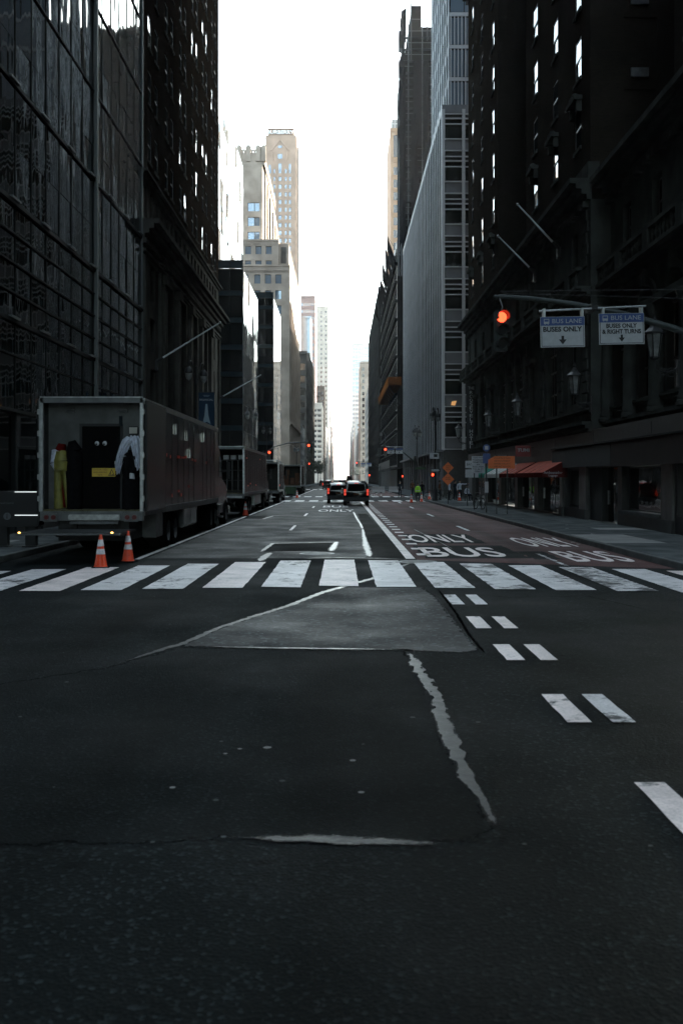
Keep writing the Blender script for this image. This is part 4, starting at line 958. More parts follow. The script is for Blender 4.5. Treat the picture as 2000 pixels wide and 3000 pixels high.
# rusticated quoin blocks
qm = {}
def quoins(fr, d, w=1.2, z0=5.4, z1=10.2):
    z = z0; i = 0
    while z < z1-.3:
        ww = w if i % 2 else w*.7
        if ww not in qm:
            p = MB(); p.box(-ww/2, ww/2, -.07, .02, .015, .505); qm[ww] = p.mesh('stone_block', ST, bevel=.025)
        link('stone_block', qm[ww], b, fr.M(-d, z, 0)); z += .52; i += 1
for d in (45.5, 50.6, 55.2, 60.4, 71.2, 75.9, 80.4, 86.6): quoins(f, d); 
for d in (45.5, 60.0, 71.2, 86.6): quoins(f, d, 1.2, 11.7, 14.3)
for d in (32.4, 33.2): quoins(fn, d)
cornice(b, f, -87.7, -70.7, 44, 1.0, .8, ST, 3); cornice(b, f, -60.2, -44.5, 44, 1.0, .8, ST, 3)
# small scrolled brackets over the first brick windows
for d in (46.9, 51.9, 57.2, 73.2, 79, 84.6):
    p = MB(); p.fbox(f, -d-.85, -d+.85, 19.7, 19.9, 0, .4); p.fbox(f, -d-.75, -d-.5, 19.2, 19.7, 0, .25); p.fbox(f, -d+.5, -d+.75, 19.2, 19.7, 0, .25)
    p.cyl(f.pt(-d-.3, 20.0, .2), f.pt(-d+.3, 20.0, .2), .18, .18, 8); p.build('window_hood', ST, b)
# shop front level
mb = MB()
wall(mb, f, -87.5, -24, .1, 4.2, [(-39.6,-34.6,.75,2.5),(-45,-40.2,.15,2.5),(-49.8,-46.6,.6,2.5),(-56.5,-50.6,.2,2.4),(-63,-57.6,.2,2.4),(-69.5,-64,.2,2.4),(-76,-70.5,.2,2.5),(-85,-77.5,.2,2.6),(-33,-27,.75,2.5)], .45); mb.build('shop_wall', M['stone_d'], b)
for a, c_, z in ((34.6,39.6,.75),(46.6,49.8,.6),(50.6,53.4,.4),(57.6,60,.4),(64,69.5,.4),(70.5,76,.4),(77.5,85,.4),(27,33,.75)):
    window(b, f, -(a+c_)/2, z, c_-a, 2.48-z, .3, 'single', gm='gl')
for a, c_ in ((40.2,42.9),(53.5,56.5),(60.2,63)):
    p = MB(); p.fbox(f, -c_, -a, .15, 2.5, -.42, -.36); o = p.build('shop_door', M['gl'], b)
    p = MB(); p.fbox(f, -c_+.1, -c_+.14, .9, 1.5, -.36, -.3); p.build('handle', M['alu'], o)
p = MB(); p.fbox(f, -45, -43, .15, 2.5, -.46, -.1); p.build('door_reveal', M['fascia_g'], b)
for a, c_ in ((33.3,34.5),(45.05,46.4),(49.9,50.5)):
    p = MB(); p.fbox(f, -c_, -a, .6, 2.55, -.02, .08); o = p.build('marble_pier', M['marble'], b)
    p = MB(); p.fbox(f, -c_-.04, -a+.04, .12, .6, -.02, .13); p.build('pier_plinth', M['stone_d'], o)
p = MB(); p.fbox(f, -39.7, -34.5, .62, .74, -.1, .12); p.build('sill', M['kerb'], b)
p = MB(); p.fbox(f, -51.4, -40.3, 2.55, 3.45, .0, .28); p.build('fascia', M['fascia_g'], b)
p = MB(); p.fbox(f, -40.25, -24, 2.5, 3.5, .0, .28); p.build('fascia', M['fascia_r'], b)
p = MB(); p.fbox(f, -51.4, -24, 3.5, 3.56, .0, .34); p.build('fascia_trim', M['mull'], b)
for a in (35.8, 44.0, 52, 61, 72, 80): 
    p = MB(); p.fbox(f, -a-.02, -a+.02, 3.6, 4.1, 0, .02); p.build('panel_joint', M['stone_d'], b)
# flagpoles (things fixed to the wall)
def flagpole(base_, tip, label):
    t = thing('flagpole', label, 'flagpole', base_, world=True, group='bare flagpoles on the facades')
    p = MB(); p.cyl(base_, tip, .06, .035, 8); p.build('pole', M['pole_pale'], t)
    p = MB(); p.sphere(tip, .07, 8, 6); p.build('finial', M['alu'], t)
    p = MB(); v = Vector(base_); d = (Vector(tip)-v).normalized(); p.cyl(v-d*.1, v+d*.5, .11, .09, 8); p.box(v.x-.12, v.x+.12, v.y-.12, v.y+.12, v.z-.5, v.z+.1); p.build('bracket', M['black'], t)
flagpole((11.15,50.75,13.8), (9.0,50.6,16.05), 'bare flagpole slanting from the brick hotel, upper one nearest the signal arm')
flagpole((11.15,57,13.85), (8.98,56.8,15.95), 'bare flagpole slanting from the brick hotel, farther and lower of the two')
flagpole((-11.05,59,8.98), (-7.2,58.8,11.3), 'bare flagpole slanting up from the brown tower above the trailer')
flagpole((-11.05,88.9,9.2), (-7.24,88.6,11.3), 'bare flagpole at the far corner of the brown tower, before the glass block')
# wall lanterns
def lantern(X, D, z, label):
    t = thing('wall_lantern', label, 'lantern', (X, D, z), group='wrought iron wall lanterns on the hotel')
    k = 6
    p = MB(); p.lathe([(.16,-.5),(.27,.28)], n=k); p.build('glass_body', M['lampglass_d'], t)
    p = MB()
    for i in range(k):
        a = 2*math.pi*i/k; p.cyl((.165*math.cos(a),.165*math.sin(a),-.5), (.28*math.cos(a),.28*math.sin(a),.28), .018, .018, 5)
    p.lathe([(.19,-.54),(.19,-.49),(.05,-.6),(.02,-.72)][::-1], n=k); p.lathe([(.36,.27),(.36,.33),(.2,.46),(.17,.5),(.1,.62),(.05,.7),(.07,.76),(.03,.84),(0,.95)], n=k); p.build('iron_cage', M['black'], t)
    p = MB(); L = 11.2-X
    pts = [(L*(1-math.cos(a))*.5, 0, -.72-.28*math.sin(a)) for a in [math.pi*i/8 for i in range(9)]]
    p.tube(pts, .03, 6)
    for cx, r in ((L*.35, .16), (L*.7, .2), (L*.9, .12)):
        p.tube([(cx+r*(1-i/18)*math.cos(i*.8), 0, -.95-r*.4+r*(1-i/18)*math.sin(i*.8)) for i in range(14)], .018, 5)
    p.box(L-.06, L, -.1, .1, -1.5, -.6); p.cyl((.1,0,.42), (L,0,.42), .018, .018, 5); p.build('scroll_bracket', M['black'], t)
M['lampglass_d'] = mat('old_lantern_glass', (.2,.205,.2), .25, var=.3, vs_=5)
lantern(10.4, 32.9, 6.55, 'largest iron wall lantern, nearest the right edge under the bus lane sign')
lantern(10.4, 44.2, 6.3, 'iron wall lantern between the arches, second from the right edge')
lantern(10.4, 58.6, 6.25, 'iron wall lantern on the hotel, middle of the five')
lantern(10.4, 70.1, 6.2, 'iron wall lantern on the hotel, second nearest the vertical blade sign')
lantern(10.2, 86.2, 6.1, 'small iron wall lantern just left of the vertical blade sign')
# awnings
def awning(d0, d1, mt, mf, label, txt=None, drop=.24):
    t = thing('awning', label, 'awning', (11.1, (d0+d1)/2, 2.1), world=True, group='canvas shop awnings')
    x0, x1, zt, zb = 11.18, 9.95, 2.98, 2.32
    p = MB(); n = 8
    for i in range(n):
        a, c_ = d0+(d1-d0)*i/n, d0+(d1-d0)*(i+1)/n; s = .02*(i % 2)
        p.quad((x0,a,zt),(x0,c_,zt),(x1,c_,zb-s),(x1,a,zb-s))
    p.build('slope', mt, t)
    p = MB(); p.quad((x1,d0,zb-drop),(x1,d1,zb-drop),(x1,d1,zb),(x1,d0,zb)); p.build('valance', mf, t)
    p = MB(); p.add([(x0,d0,zt),(x0,d0,zb-drop),(x1,d0,zb-drop),(x1,d0,zb)], [(0,1,2,3)]); p.build('end_panel', mf, t)
    if txt:
        for i, s in enumerate(txt):
            link('lettering', text_mesh(s, None, .13, .004, 'lettering', M['wsign']), t, Matrix.Translation(((x0+x1)/2-.1, d0-.004, 2.32-.16*i)))
    p = MB()
    for d in (d0+.05, d1-.05): p.cyl((x0,d,2.15), (x1,d,2.13), .02, .02, 5)
    p.build('frame', M['alu_d'], t)
awning(49.0, 56.4, M['maroon_t'], M['maroon'], 'red canvas awning with white script on its end, nearest of the awnings', ('Ambassador', 'Luggage'))
awning(57.0, 62.6, M['maroon_t'], M['maroon'], 'red canvas awning between the nearest red awning and the white one')
awning(63.2, 69.0, M['white_canvas'], M['white_canvas'], 'white canvas awning beyond the two red awnings')
awning(69.6, 75.4, M['green_canvas'], M['green_canvas'], 'green canvas awning farthest along the hotel')
# blade signs
t = thing('blade_sign', 'tall black vertical hotel sign with stacked white letters at the corner', 'sign', (10.85, 83, 4.4), world=True)
p = MB(); p.box(10.5, 11.19, 82.9, 83.1, 4.4, 9.95); p.build('board', M['black'], t, bevel=.02)
p = MB(); p.box(10.47, 10.5, 82.88, 83.12, 4.38, 9.97); p.build('edge_trim', M['mull'], t)
SLW = mat('sign_letter_grey', (.5,.5,.5), .5)
link('lettering', text_mesh('THE', .5, .24, .01, 'lettering', SLW), t, Matrix.Translation((10.85, 82.89, 9.62)))
z = 9.25
for ch in 'ROOSEVELT HOTEL':
    if ch != ' ': link('lettering', text_mesh(ch, .26 if ch != 'L' else .22, .26, .01, 'lettering', SLW), t, Matrix.Translation((10.85, 82.89, z)))
    z -= .325
t = thing('shop_sign', 'small dark red square shop sign above the red awnings', 'sign', (10.6, 57.8, 3.4), world=True)
p = MB(); p.box(10.15, 11.05, 57.75, 57.85, 3.3, 3.95); p.build('board', mat('sign_red', (.16,.012,.012), .5), t)
p = MB(); p.box(11.0, 11.2, 57.77, 57.83, 3.8, 3.86); p.build('bracket', M['black'], t)
link('lettering', text_mesh('TUMI', .7, .2, .008, 'lettering', M['wsign'], bold=.03), t, Matrix.Translation((10.6, 57.74, 3.68)))

# ------------------------------------------------------------------ right 2: block with pale vertical fins and its tower
b = bldg('office block with pale vertical fins along its street side', (25, 145, 0), 'finned_office_block')
f = FrR(11.2); fs = FrS(110)
mb = MB(); shell(mb, 11.32, 40, 110.12, 180, 43.1, 0); mb.build('core', M['black'], b)
fl = 4.74; z = 5.2; lv = []
while z < 42: lv.append(z); z += fl
for z in lv:
    top = min(z+fl, 43.1)
    for x0, x1 in ((11.6, 13.35), (13.75, 17), (17.3, 20.5)):
        if z+3.3 < 43:
            p = MB(); p.fbox(fs, x0, x1, z+1.5, z+3.0, -.1, -.06); p.build('window', M['gl_dark'], b)
            p = MB(); p.fbox(fs, x0, x1, z+3.15, z+3.6, -.1, -.06); p.build('transom_window', M['gl_dark'], b)
        p = MB(); p.fbox(fs, x0, x1, z+.25, min(z+1.35, 43), -.1, -.02); p.build('spandrel', M['panel_grey'], b)
    for zz_ in (z+.12, z+1.42, z+3.07, z+3.7, z+4.2):
        if zz_ < 43: 
            p = MB(); p.fbox(fs, 11.15, 22, zz_-.06, zz_+.06, -.06, .12); p.build('rail', M['fin'], b)
    p = MB(); p.fbox(f, -180, -110, z, z+1.3, -.1, -.03); p.build('spandrel_band', M['spandrel_d'], b)
    p = MB(); p.fbox(f, -180, -110, z+1.32, min(z+fl, 43.1)-.02, -.1, -.05); p.build('window_band', M['gl_screen'], b)
for x in (11.3, 13.55, 17.15): 
    p = MB(); p.fbox(fs, x-.17, x+.17, 5.2, 43.1, -.05, .16); p.build('pier', M['fin'], b)
fm = MB(); fm.box(-.14, .14, -.09, 0, 0, 37.9); fme = fm.mesh('fin', M['fin'])
for i in range(30): link('fin', fme, b, f.M(-110.3-2.35*i, 5.2, 0))
p = MB(); p.box(11.15, 40, 109.9, 180, 42.7, 43.6); p.build('parapet', M['panel_grey'], b)
p = MB(); p.box(11.3, 30, 110.05, 180, .1, 5.15); p.build('base', M['stone_d'], b)
for i in range(15):
    d = 111+4.7*i; p = MB(); p.fbox(f, -d-.4, -d+.4, .15, 5.1, -.1, .1); p.build('column', M['panel_grey'], b)
    p = MB(); p.fbox(f, -d-4.2, -d-.5, 3.9, 5.0, -.05, .02); p.build('lattice_band', M['mull'], b)
p = MB(); p.fbox(f, -180, -109.8, 5.0, 5.25, -.05, .6); p.build('canopy_edge', M['panel_grey'], b)
p = MB(); p.add([(12.15,109.99,10.2),(12.6,109.99,10.15),(12.8,109.99,10.7),(12.25,109.99,10.62)], [(0,1,2,3)]); p.build('ceiling_lamp', M['warm_on'], b)
b = bldg('finned tower with blue glass rising above the office block', (25, 125, 43), 'finned_tower', 'tower')
ft = FrR(12.3); fst = FrS(113)
mb = MB(); shell(mb, 12.42, 36, 113.12, 135, 84, 0, '', 43.6); mb.build('core', M['black'], b)
for i in range(11):
    z = 43.8+3.7*i
    for j in range(4):
        p = MB(); p.fbox(fst, 12.45+1.6*j, 13.95+1.6*j, z+.5, z+3.5, -.08, -.04); p.build('window', M['gl_blue'], b)
    p = MB(); p.fbox(fst, 12.3, 20, z, z+.4, -.1, .05); p.build('rail', M['fin'], b)
    if i < 3:
        for q in range(14): p = MB(); p.fbox(fst, 12.4+.42*q, 12.52+.42*q, z+.4, z+3.7, -.05, .1); p.build('rib', M['fin'], b)
    p = MB(); p.fbox(ft, -135, -113, z, z+1.1, -.1, -.04); p.build('spandrel_band', M['panel_grey'], b)
p = MB(); p.fbox(ft, -135, -113, 43.6, 84, -.1, -.06); p.build('window_band', M['gl_screen'], b)
for i in range(9):
    p = MB(); p.fbox(ft, -113.3-2.6*i-.3, -113.3-2.6*i, 43.6, 84, -.1, .09); p.build('fin', M['fin'], b)

# ------------------------------------------------------------------ right 3: scaffolded, netted buildings
b = bldg('dark tower wrapped in black construction netting behind the finned block', (16, 196, 0), 'netted_tower', 'building')
mb = MB(); shell(mb, 11.6, 13.2, 186, 206, 82, 0); shell(mb, 13.2, 15.0, 186, 206, 91, 0); shell(mb, 15.0, 30, 186, 206, 87, 0); mb.build('core', M['dark'], b)
def net(b, x0, x1, D, z0, z1, n=5, sag=.5):
    p = MB(); k = 14
    for i in range(n):
        a, c_ = x0+(x1-x0)*i/n, x0+(x1-x0)*(i+1)/n; vs_ = []
        for j in range(k+1):
            z = z0+(z1-z0)*j/k
            for u in (0, .5, 1): vs_.append((a+(c_-a)*u+random.uniform(-.12,.12), D-sag*random.random()-.3*math.sin(u*math.pi), z))
        p.add(vs_, [(j*3+q, j*3+q+1, j*3+q+4, j*3+q+3) for j in range(k) for q in range(2)])
    return p.build('netting', M['net'], b)
net(b, 10.9, 12.0, 185.0, 46, 79, 1, .3); net(b, 12.9, 14.2, 184.6, 40, 70, 1); net(b, 15.2, 16.4, 184.7, 50, 80, 1)
for k in range(9):
    z = 52+4.2*k+random.uniform(-1,1); h = random.uniform(2.5, 7); x = random.uniform(10.45, 11.1); p = MB()
    p.add([(x,185.1,z),(x+1.0,185.05,z-1.2),(x+1.1,184.9,z+h),(x+.2+random.uniform(-.2,.2),185,z+h*.9),(x-.15,184.8,z+h*.5)], [(0,1,2,3,4)]); p.build('netting_fold', M['net'], b)
sc = MB()
for x in (10.7, 11.2, 12.5, 15.1, 18): sc.cyl((x,185,40), (x,185,90), .09, .09, 6)
for z in [44+2.2*i for i in range(21)]: sc.cyl((10.7,185,z), (18,185,z), .06, .06, 5)
for i in range(20): sc.cyl((10.7,185,44+2.2*i), (11.2,185,46.2+2.2*i), .05, .05, 5)
sc.build('scaffold_frame', M['mull_l'], b)
p = MB()
for i in range(19):
    z = 45+2.2*i; p.box(11.3, 18, 184.9, 185.9, z, z+.08)
o = p.build('scaffold_decks', M['spandrel_d'], b)
p = MB(); p.box(13.4, 14.9, 184.2, 185, 64, 80); p.build('hoist_tower', M['net'], b)
p = MB(); p.cyl((13.0,185,80), (13.0,185,95), .12, .12, 6); p.cyl((16,185,84), (16,185,94), .1, .1, 6); p.tube([(13,185,94),(16,185,92),(18,185,90)], .05); p.build('mast', M['black'], b)
b = bldg('long dark scaffolded block with slanting catch nets along its roof', (20, 240, 0), 'scaffolded_building', 'building')
mb = MB(); shell(mb, 11.6, 34, 207, 290, 52, 0); mb.build('core', M['stone_d'], b)
g = MB()
for j in range(12):
    for i in range(18):
        d = 208+4.5*i; g.fbox(FrR(11.6), -d-3.6, -d, 5+3.9*j, 7.6+3.9*j, 0, .03)
o = g.build('windows', M['net'], b); o['kind'] = 'stuff'
for j in range(12):
    p = MB(); p.fbox(FrR(11.6), -290, -207, 4+3.9*j, 4.5+3.9*j, 0, .4); p.build('floor_band', M['net'], b)
for i in range(15):
    d = 206+5.6*i+random.uniform(-.8,.8); L_ = random.uniform(.8, 2.0); zt_ = 52.5+random.uniform(-1.2,1.6)
    p = MB(); p.cyl((11.5,d,49.5), (11.4-L_,d+.5,zt_), .07, .05, 5); p.build('net_outrigger', M['black'], b)
    p = MB(); p.add([(11.4,d,47+random.uniform(-1,1)),(11.4,d+5.6,47.5),(11.3-L_*.7,d+5.2,51+random.uniform(-1,1)),(11.3-L_*.8,d+2.6,50.5+random.uniform(-1,1)),(11.4-L_,d,zt_)], [(0,1,2,3,4)]); p.build('catch_net', M['net'], b)
p = MB(); p.box(11.0, 11.9, 284, 290, 52, 57.5); p.box(11.0, 17, 289, 290, 52, 58); p.build('roof_scaffold', M['black'], b)
pl = MB(); pl.box(9.0, 11.5, 190, 240, 20.0, 20.3); pl.box(8.9, 9.05, 189.8, 240, 20.3, 21.6); pl.box(9.0, 11.5, 189.8, 189.95, 20.3, 21.6); o = pl.build('plank_platform', M['wood'], b)
for i in range(9):
    p = MB(); p.cyl((9.2, 192+5.5*i, 20), (11.4, 192+5.5*i, 16.5), .07, .07, 5); p.build('platform_brace', M['black'], b)
p = MB(); p.box(9.0, 9.1, 186, 240, 4.2, 5.6); p.box(9.0, 11.4, 186, 240, 4.0, 4.2); p.build('sidewalk_shed', M['wood_d'] if 'wood_d' in M else M['stone_d'], b)
for i in range(12):
    p = MB(); p.cyl((9.1, 187+4.8*i, .15), (9.1, 187+4.8*i, 4.1), .06, .06, 6); p.build('shed_post', M['alu_d'], b)
def farR(label, x0, d0, d1, z1, m_, nc, nr, **k): return far_block(label, x0, x0+k.pop('wd', 22), d0, d1, z1, M[m_], nc, nr, side='W', **k)
farR('narrow dark brick block past the scaffolding on the right', 11.2, 300, 410, 60, 'sooty', 5, 16, gm='gl_screen')
farR('grey stepped building with dark windows below the beige brick block', 11.2, 415, 470, 40, 'grey_stone', 4, 10, wd=18, band=True, wz=.5)
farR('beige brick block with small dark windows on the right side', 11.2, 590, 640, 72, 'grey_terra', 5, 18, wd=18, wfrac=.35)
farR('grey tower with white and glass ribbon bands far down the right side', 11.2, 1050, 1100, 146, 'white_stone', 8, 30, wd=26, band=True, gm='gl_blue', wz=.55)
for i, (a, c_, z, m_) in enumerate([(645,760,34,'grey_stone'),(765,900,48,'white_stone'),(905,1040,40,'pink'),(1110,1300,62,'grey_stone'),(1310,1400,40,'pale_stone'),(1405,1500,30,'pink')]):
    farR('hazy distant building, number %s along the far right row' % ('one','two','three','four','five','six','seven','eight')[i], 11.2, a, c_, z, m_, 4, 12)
# orange granite tower with arched window strips
b = bldg('orange granite tower with tall arched window strips and white rooftop plant', (27, 415, 0), 'granite_tower', 'tower')
D = 400; OG = M['orange_stone']; fs = FrS(D); x0 = XZ(1144,0,D)[0]; zt = XZ(0,375,D)[1]
H = []
for xa, xb in ((1152,1167.5),(1175,1190)):
    a, c_ = XZ(xa,0,D)[0], XZ(xb,0,D)[0]; H += [(a, c_, XZ(0,459,D)[1], XZ(0,394,D)[1]), (a, c_, 8, XZ(0,474,D)[1])]
mb = MB(); wall(mb, fs, x0, x0+12, 0, zt, H, .5); shell(mb, x0, x0+12, D, D+33, zt, 0, 'S'); mb.build('wall', OG, b)
for k, (a, c_, z0, z1) in enumerate(H):
    if z1 > 130 and z0 > 100: 
        p = MB(); p.fbox(fs, a, c_, z0, z1, -.5, -.45); p.build('window', M['gl_dark'], b); continue
    n = 24; h = (z1-z0)/n
    for i in range(n):
        p = MB(); p.fbox(fs, a, c_, z0+h*i+.05, z0+h*(i+.62), -.5, -.45); p.build('window', M['gl_warm'] if 'gl_warm' in M else M['gl'], b)
        p = MB(); p.fbox(fs, a, c_, z0+h*(i+.64), z0+h*(i+1), -.5, -.42); p.build('spandrel', OG, b)
p = MB(); p.fbox(fs, x0-.3, x0+12, zt-1.4, zt, -.3, .4); p.fbox(fs, x0, x0+12, XZ(0,468,D)[1], XZ(0,463,D)[1], 0, .25); p.build('cornice', OG, b)
p = MB(); p.box(XZ(1148,0,D)[0], x0+10, D+3, D+12, zt, zt+4.9); o = p.build('rooftop_plant', M['white_stone'], b)
p = MB()
for i in range(2):
    for j in range(2): p.fbox(FrS(D+3), XZ(1149.5+9*i,0,D)[0], XZ(1156+9*i,0,D)[0], zt+1.2+1.9*j, zt+2.7+1.9*j, 0, .06)
p.build('louvre', M['grey_stone'], o)

# ------------------------------------------------------------------ blocks behind the camera close the canyon
for i, (xa, xb, sd_) in enumerate(((-140,-11.1,'E'),(11.2,140,'W'))):
    bk = bldg('stone office building behind the viewer on the %s' % ('left','right')[i], ((xa+xb)/2, -50, 0))
    fr = FrL(-11.1) if sd_ == 'E' else FrR(11.2); mb = MB(); g = MB()
    ua, ub = (-90, 5) if sd_ == 'E' else (-5, 90)
    cs = [(ua+3+4*k, 2) for k in range(23)]; rs = [(5+3.8*k, 2.2) for k in range(22)]
    wall(mb, fr, ua, ub, 0, 95, holes_of(cs, rs), .2); flat_windows(g, fr, cs, rs, .18)
    shell(mb, xa, xb, -90, 5, 95, 0, sd_); mb.build('wall', M['stone2'], bk); o = g.build('windows', M['gl_dark'], bk); o['kind'] = 'stuff'

# ================================================================== vehicles
M['alu_dd'] = mat('worn_steel_plate', (.03,.032,.033), .5, metal=.4, var=.3, vs_=3)
M['dkbrown'] = mat('sign_dark_text', (.12,.03,.01), .6)
M['chrome'] = mat('chrome', (.6,.6,.6), .15, metal=1)
M['skin'] = mat('skin', (.3,.19,.14), .6); M['skin_d'] = mat('dark_skin', (.13,.08,.055), .6); M['hair'] = mat('hair', (.015,.012,.01), .7)
M['hivis'] = mat('hi_vis_lime', (.42,.85,.08), .7); M['denim'] = mat('dark_trousers', (.02,.024,.03), .9); M['wcloth'] = mat('white_cloth', (.55,.58,.66), .9, var=.25, vs_=9)
M['navy'] = mat('navy_cloth', (.018,.024,.03), .9); M['tan'] = mat('tan_cloth', (.1,.05,.03), .9); M['ycloth'] = mat('yellow_oilskin', (.2,.185,.035), .6, var=.35, vs_=6, bump=.6, bs=7)
M['redcloth'] = mat('red_cloth', (.09,.008,.007), .8); M['grime'] = mat('grimy_floor', (.12,.11,.06), .7, var=.4, vs_=6)
M['lime_refl'] = mat('tape_and_painted_reflection', (.7,.72,.7), .3)
def wheel(parent, x, y, r, w, out=1, rim='alu_d', dual=False):
    """tyre with rim under it; x is the outer face"""
    t = MB(); s = out; n = 20
    prof = [(r*.6, 0), (r*.93, .0), (r, .05), (r, w-.05), (r*.93, w), (r*.6, w)]
    vs_ = []
    for q, a in prof:
        for i in range(n):
            th = 2*math.pi*i/n; vs_.append((x-s*a, y+q*math.cos(th), r+q*math.sin(th)))
    t.add(vs_, [(j*n+i, j*n+(i+1) % n, (j+1)*n+(i+1) % n, (j+1)*n+i) for j in range(5) for i in range(n)])
    o = t.build('wheel', M['rubber'], parent, smooth=True)
    h = MB(); prof = [(.0,.06),(r*.2,.05),(r*.24,.12),(r*.5,.13),(r*.58,.03),(r*.62,.0)]
    vs_ = []
    for q, a in prof:
        for i in range(n):
            th = 2*math.pi*i/n; vs_.append((x-s*a, y+q*math.cos(th), r+q*math.sin(th)))
    h.add(vs_, [(j*n+i, j*n+(i+1) % n, (j+1)*n+(i+1) % n, (j+1)*n+i) for j in range(5) for i in range(n)])
    h.build('rim', M[rim], o, smooth=True); return o
def sub(name, m_, parent, *boxes, bevel=0, smooth=False):
    p = MB()
    for bx in boxes: p.box(*bx)
    return p.build(name, m_, parent, bevel=bevel, smooth=smooth)

def tractor(t, y0, hw=1.25, col='car_cab'):
    """day cab in front of a box, y0 = back of cab"""
    prof = [(0,.9),(0,3.3),(.5,3.55),(1.3,3.2),(1.9,2.1),(3.3,1.85),(3.75,1.55),(3.85,.6),(2.6,.45),(.0,.6)]
    p = MB(); n = len(prof)
    p.prism(prof, lambda a, c_, h: (h, y0+a, c_), -hw*.92, hw*.92); p.build('cab', M[col], t, bevel=.12, smooth=True)
    p = MB(); p.add([(hw*.93,y0+.75,2.1),(hw*.93,y0+1.75,2.1),(hw*.93,y0+1.3,2.95),(hw*.93,y0+.8,2.95)], [(0,1,2,3)]); p.build('side_window', M['gl_dark'], t)
    p = MB(); p.cyl((hw*.92, y0+1.75, 2.3), (hw*1.12, y0+1.85, 2.35), .02, .02, 5); p.box(hw*1.08, hw*1.18, y0+1.8, y0+1.9, 2.0, 2.75); p.build('mirror', M['black'], t, bevel=.02)
    sub('bumper', M['chrome'], t, (-hw, hw, y0+3.7, y0+3.98, .45, .8), bevel=.04)
    sub('fuel_tank', M['alu_d'], t, (hw*.6, hw*.98, y0+.2, y0+1.6, .45, 1.05), bevel=.12)
    sub('step', M['alu_d'], t, (hw*.8, hw*1.0, y0+1.0, y0+1.5, .35, .42))
    for s in (-1, 1):
        wheel(t, s*hw*.97, y0+2.9, .5, .3, s)
        p = MB(); p.tube([(s*hw*.9, y0+2.9+.62*math.cos(a), .5+.62*math.sin(a)) for a in [math.pi*i/8 for i in range(9)]], .05, 6); p.build('fender', M[col], t)
    p = MB(); p.cyl((hw*.75, y0-.15, 1), (hw*.75, y0-.15, 3.6), .09, .09, 10); p.build('exhaust_stack', M['chrome'], t)
M['car_cab'] = mat('dark_cab_paint', (.02,.021,.022), .25)

def box_truck(t, L, zt, zf=1.2, hw=1.3, col='trailer', tand=(3.9,5.15), drive=None, panels=8, openback=True):
    """box with walls, rear frame and running gear, y=0 is the rear"""
    th = .06
    sub('floor', M['grime'], t, (-hw+th, hw-th, 0.02, L-th, zf-.04, zf))
    sub('roof', M['alu_d'], t, (-hw, hw, .05, L, zt-.05, zt))
    sub('side_wall', M[col], t, (hw-th, hw, .06, L, zf-.1, zt-.051)); sub('side_wall', M[col], t, (-hw, -hw+th, .06, L, zf-.1, zt-.051))
    sub('front_wall', M[col], t, (-hw+th, hw-th, L-th, L, zf-.1, zt-.051))
    for i in range(1, panels):
        y = L*i/panels; sub('panel_rib', M[col], t, (hw, hw+.012, y-.02, y+.02, zf, zt-.2))
    sub('top_rail', M['alu'], t, (hw-.01, hw+.03, .06, L, zt-.13, zt+.012)); sub('bottom_rail', M['alu_d'], t, (hw-.01, hw+.03, .06, L, zf-.16, zf+.02))
    for s in (-1, 1): sub('rear_post', M['alu'], t, (s*hw-.07 if s > 0 else -hw-.02, hw+.02 if s > 0 else -hw+.07, -.04, .06, zf-.05, zt))
    sub('rear_header', M['alu_d'], t, (-hw, hw, -.04, .06, zt-.12, zt+.01)); sub('header_edge', M['alu'], t, (-hw, hw, -.05, .03, zt+.01, zt+.035))
    sub('rear_sill', M['alu_d'], t, (-hw, hw, -.06, .1, zf-.28, zf-.04))
    sub('chassis_beam', M['black'], t, (-.55, -.4, .1, L, .75, zf-.12), (.4, .55, .1, L, .75, zf-.12))
    for s in (-1, 1):
        for y in tand+tuple(drive or ()):
            wheel(t, s*(hw-.04), y, .5, .52, s)
    sub('mud_flap', M['rubber'], t, (hw-.6, hw-.06, tand[0]-.75, tand[0]-.72, .25, 1.0), (-hw+.06, -hw+.6, tand[0]-.75, tand[0]-.72, .25, 1.0))

# ---- nearest trailer
t = thing('equipment_trailer', 'open-backed grey equipment trailer with black door, nearest at the kerb', 'trailer', (-6.33, 25.1, 0))
box_truck(t, 15.2, 4.05, drive=(13.5, 14.7), panels=14, zf=1.22, tand=(3.95, 5.15))
tractor(t, 16.0)
zf, zt, hw = 1.22, 4.05, 1.3
sub('bulkhead', M['trailer_in'], t, (-hw+.06, hw-.06, .5, .55, zf, zt-.06))
pm_ = MB()      # raised tread pattern of the bulkhead plate
for i in range(44):
    for j in range(52):
        x = -1.2+i*.0555; z = 1.27+j*.0525; a = .012 if (i+j) % 2 else -.012
        if -.4 < x < .66 and z < 3.42: continue
        pm_.add([(x-.016,.4985,z-a),(x,.494,z-.006),(x+.016,.4985,z+a),(x,.494,z+.006)], [(0,1,2,3)])
o = pm_.build('tread_pattern', M['trailer_in'], t); o['kind'] = 'stuff'
dr = sub('door', M['dark'], t, (-.36, .62, .44, .499, zf+.01, 3.36), bevel=.008)
for (x0, x1, z0, z1) in ((-.24,.08,2.4,3.2),(.18,.5,2.4,3.2),(-.24,.08,1.4,1.95),(.18,.5,1.4,1.95)):
    sub('door_panel', M['dark'], dr, (x0, x1, .43, .441, z0, z1), bevel=.006)
sub('door_frame', M['black'], t, (-.43, -.36, .45, .505, zf, 3.43), (.62, .69, .45, .505, zf, 3.43), (-.36, .62, .45, .505, 3.36, 3.43))
sub('door_rail', M['navy'], t, (.6, .68, .4, .44, 3.36, 3.62))
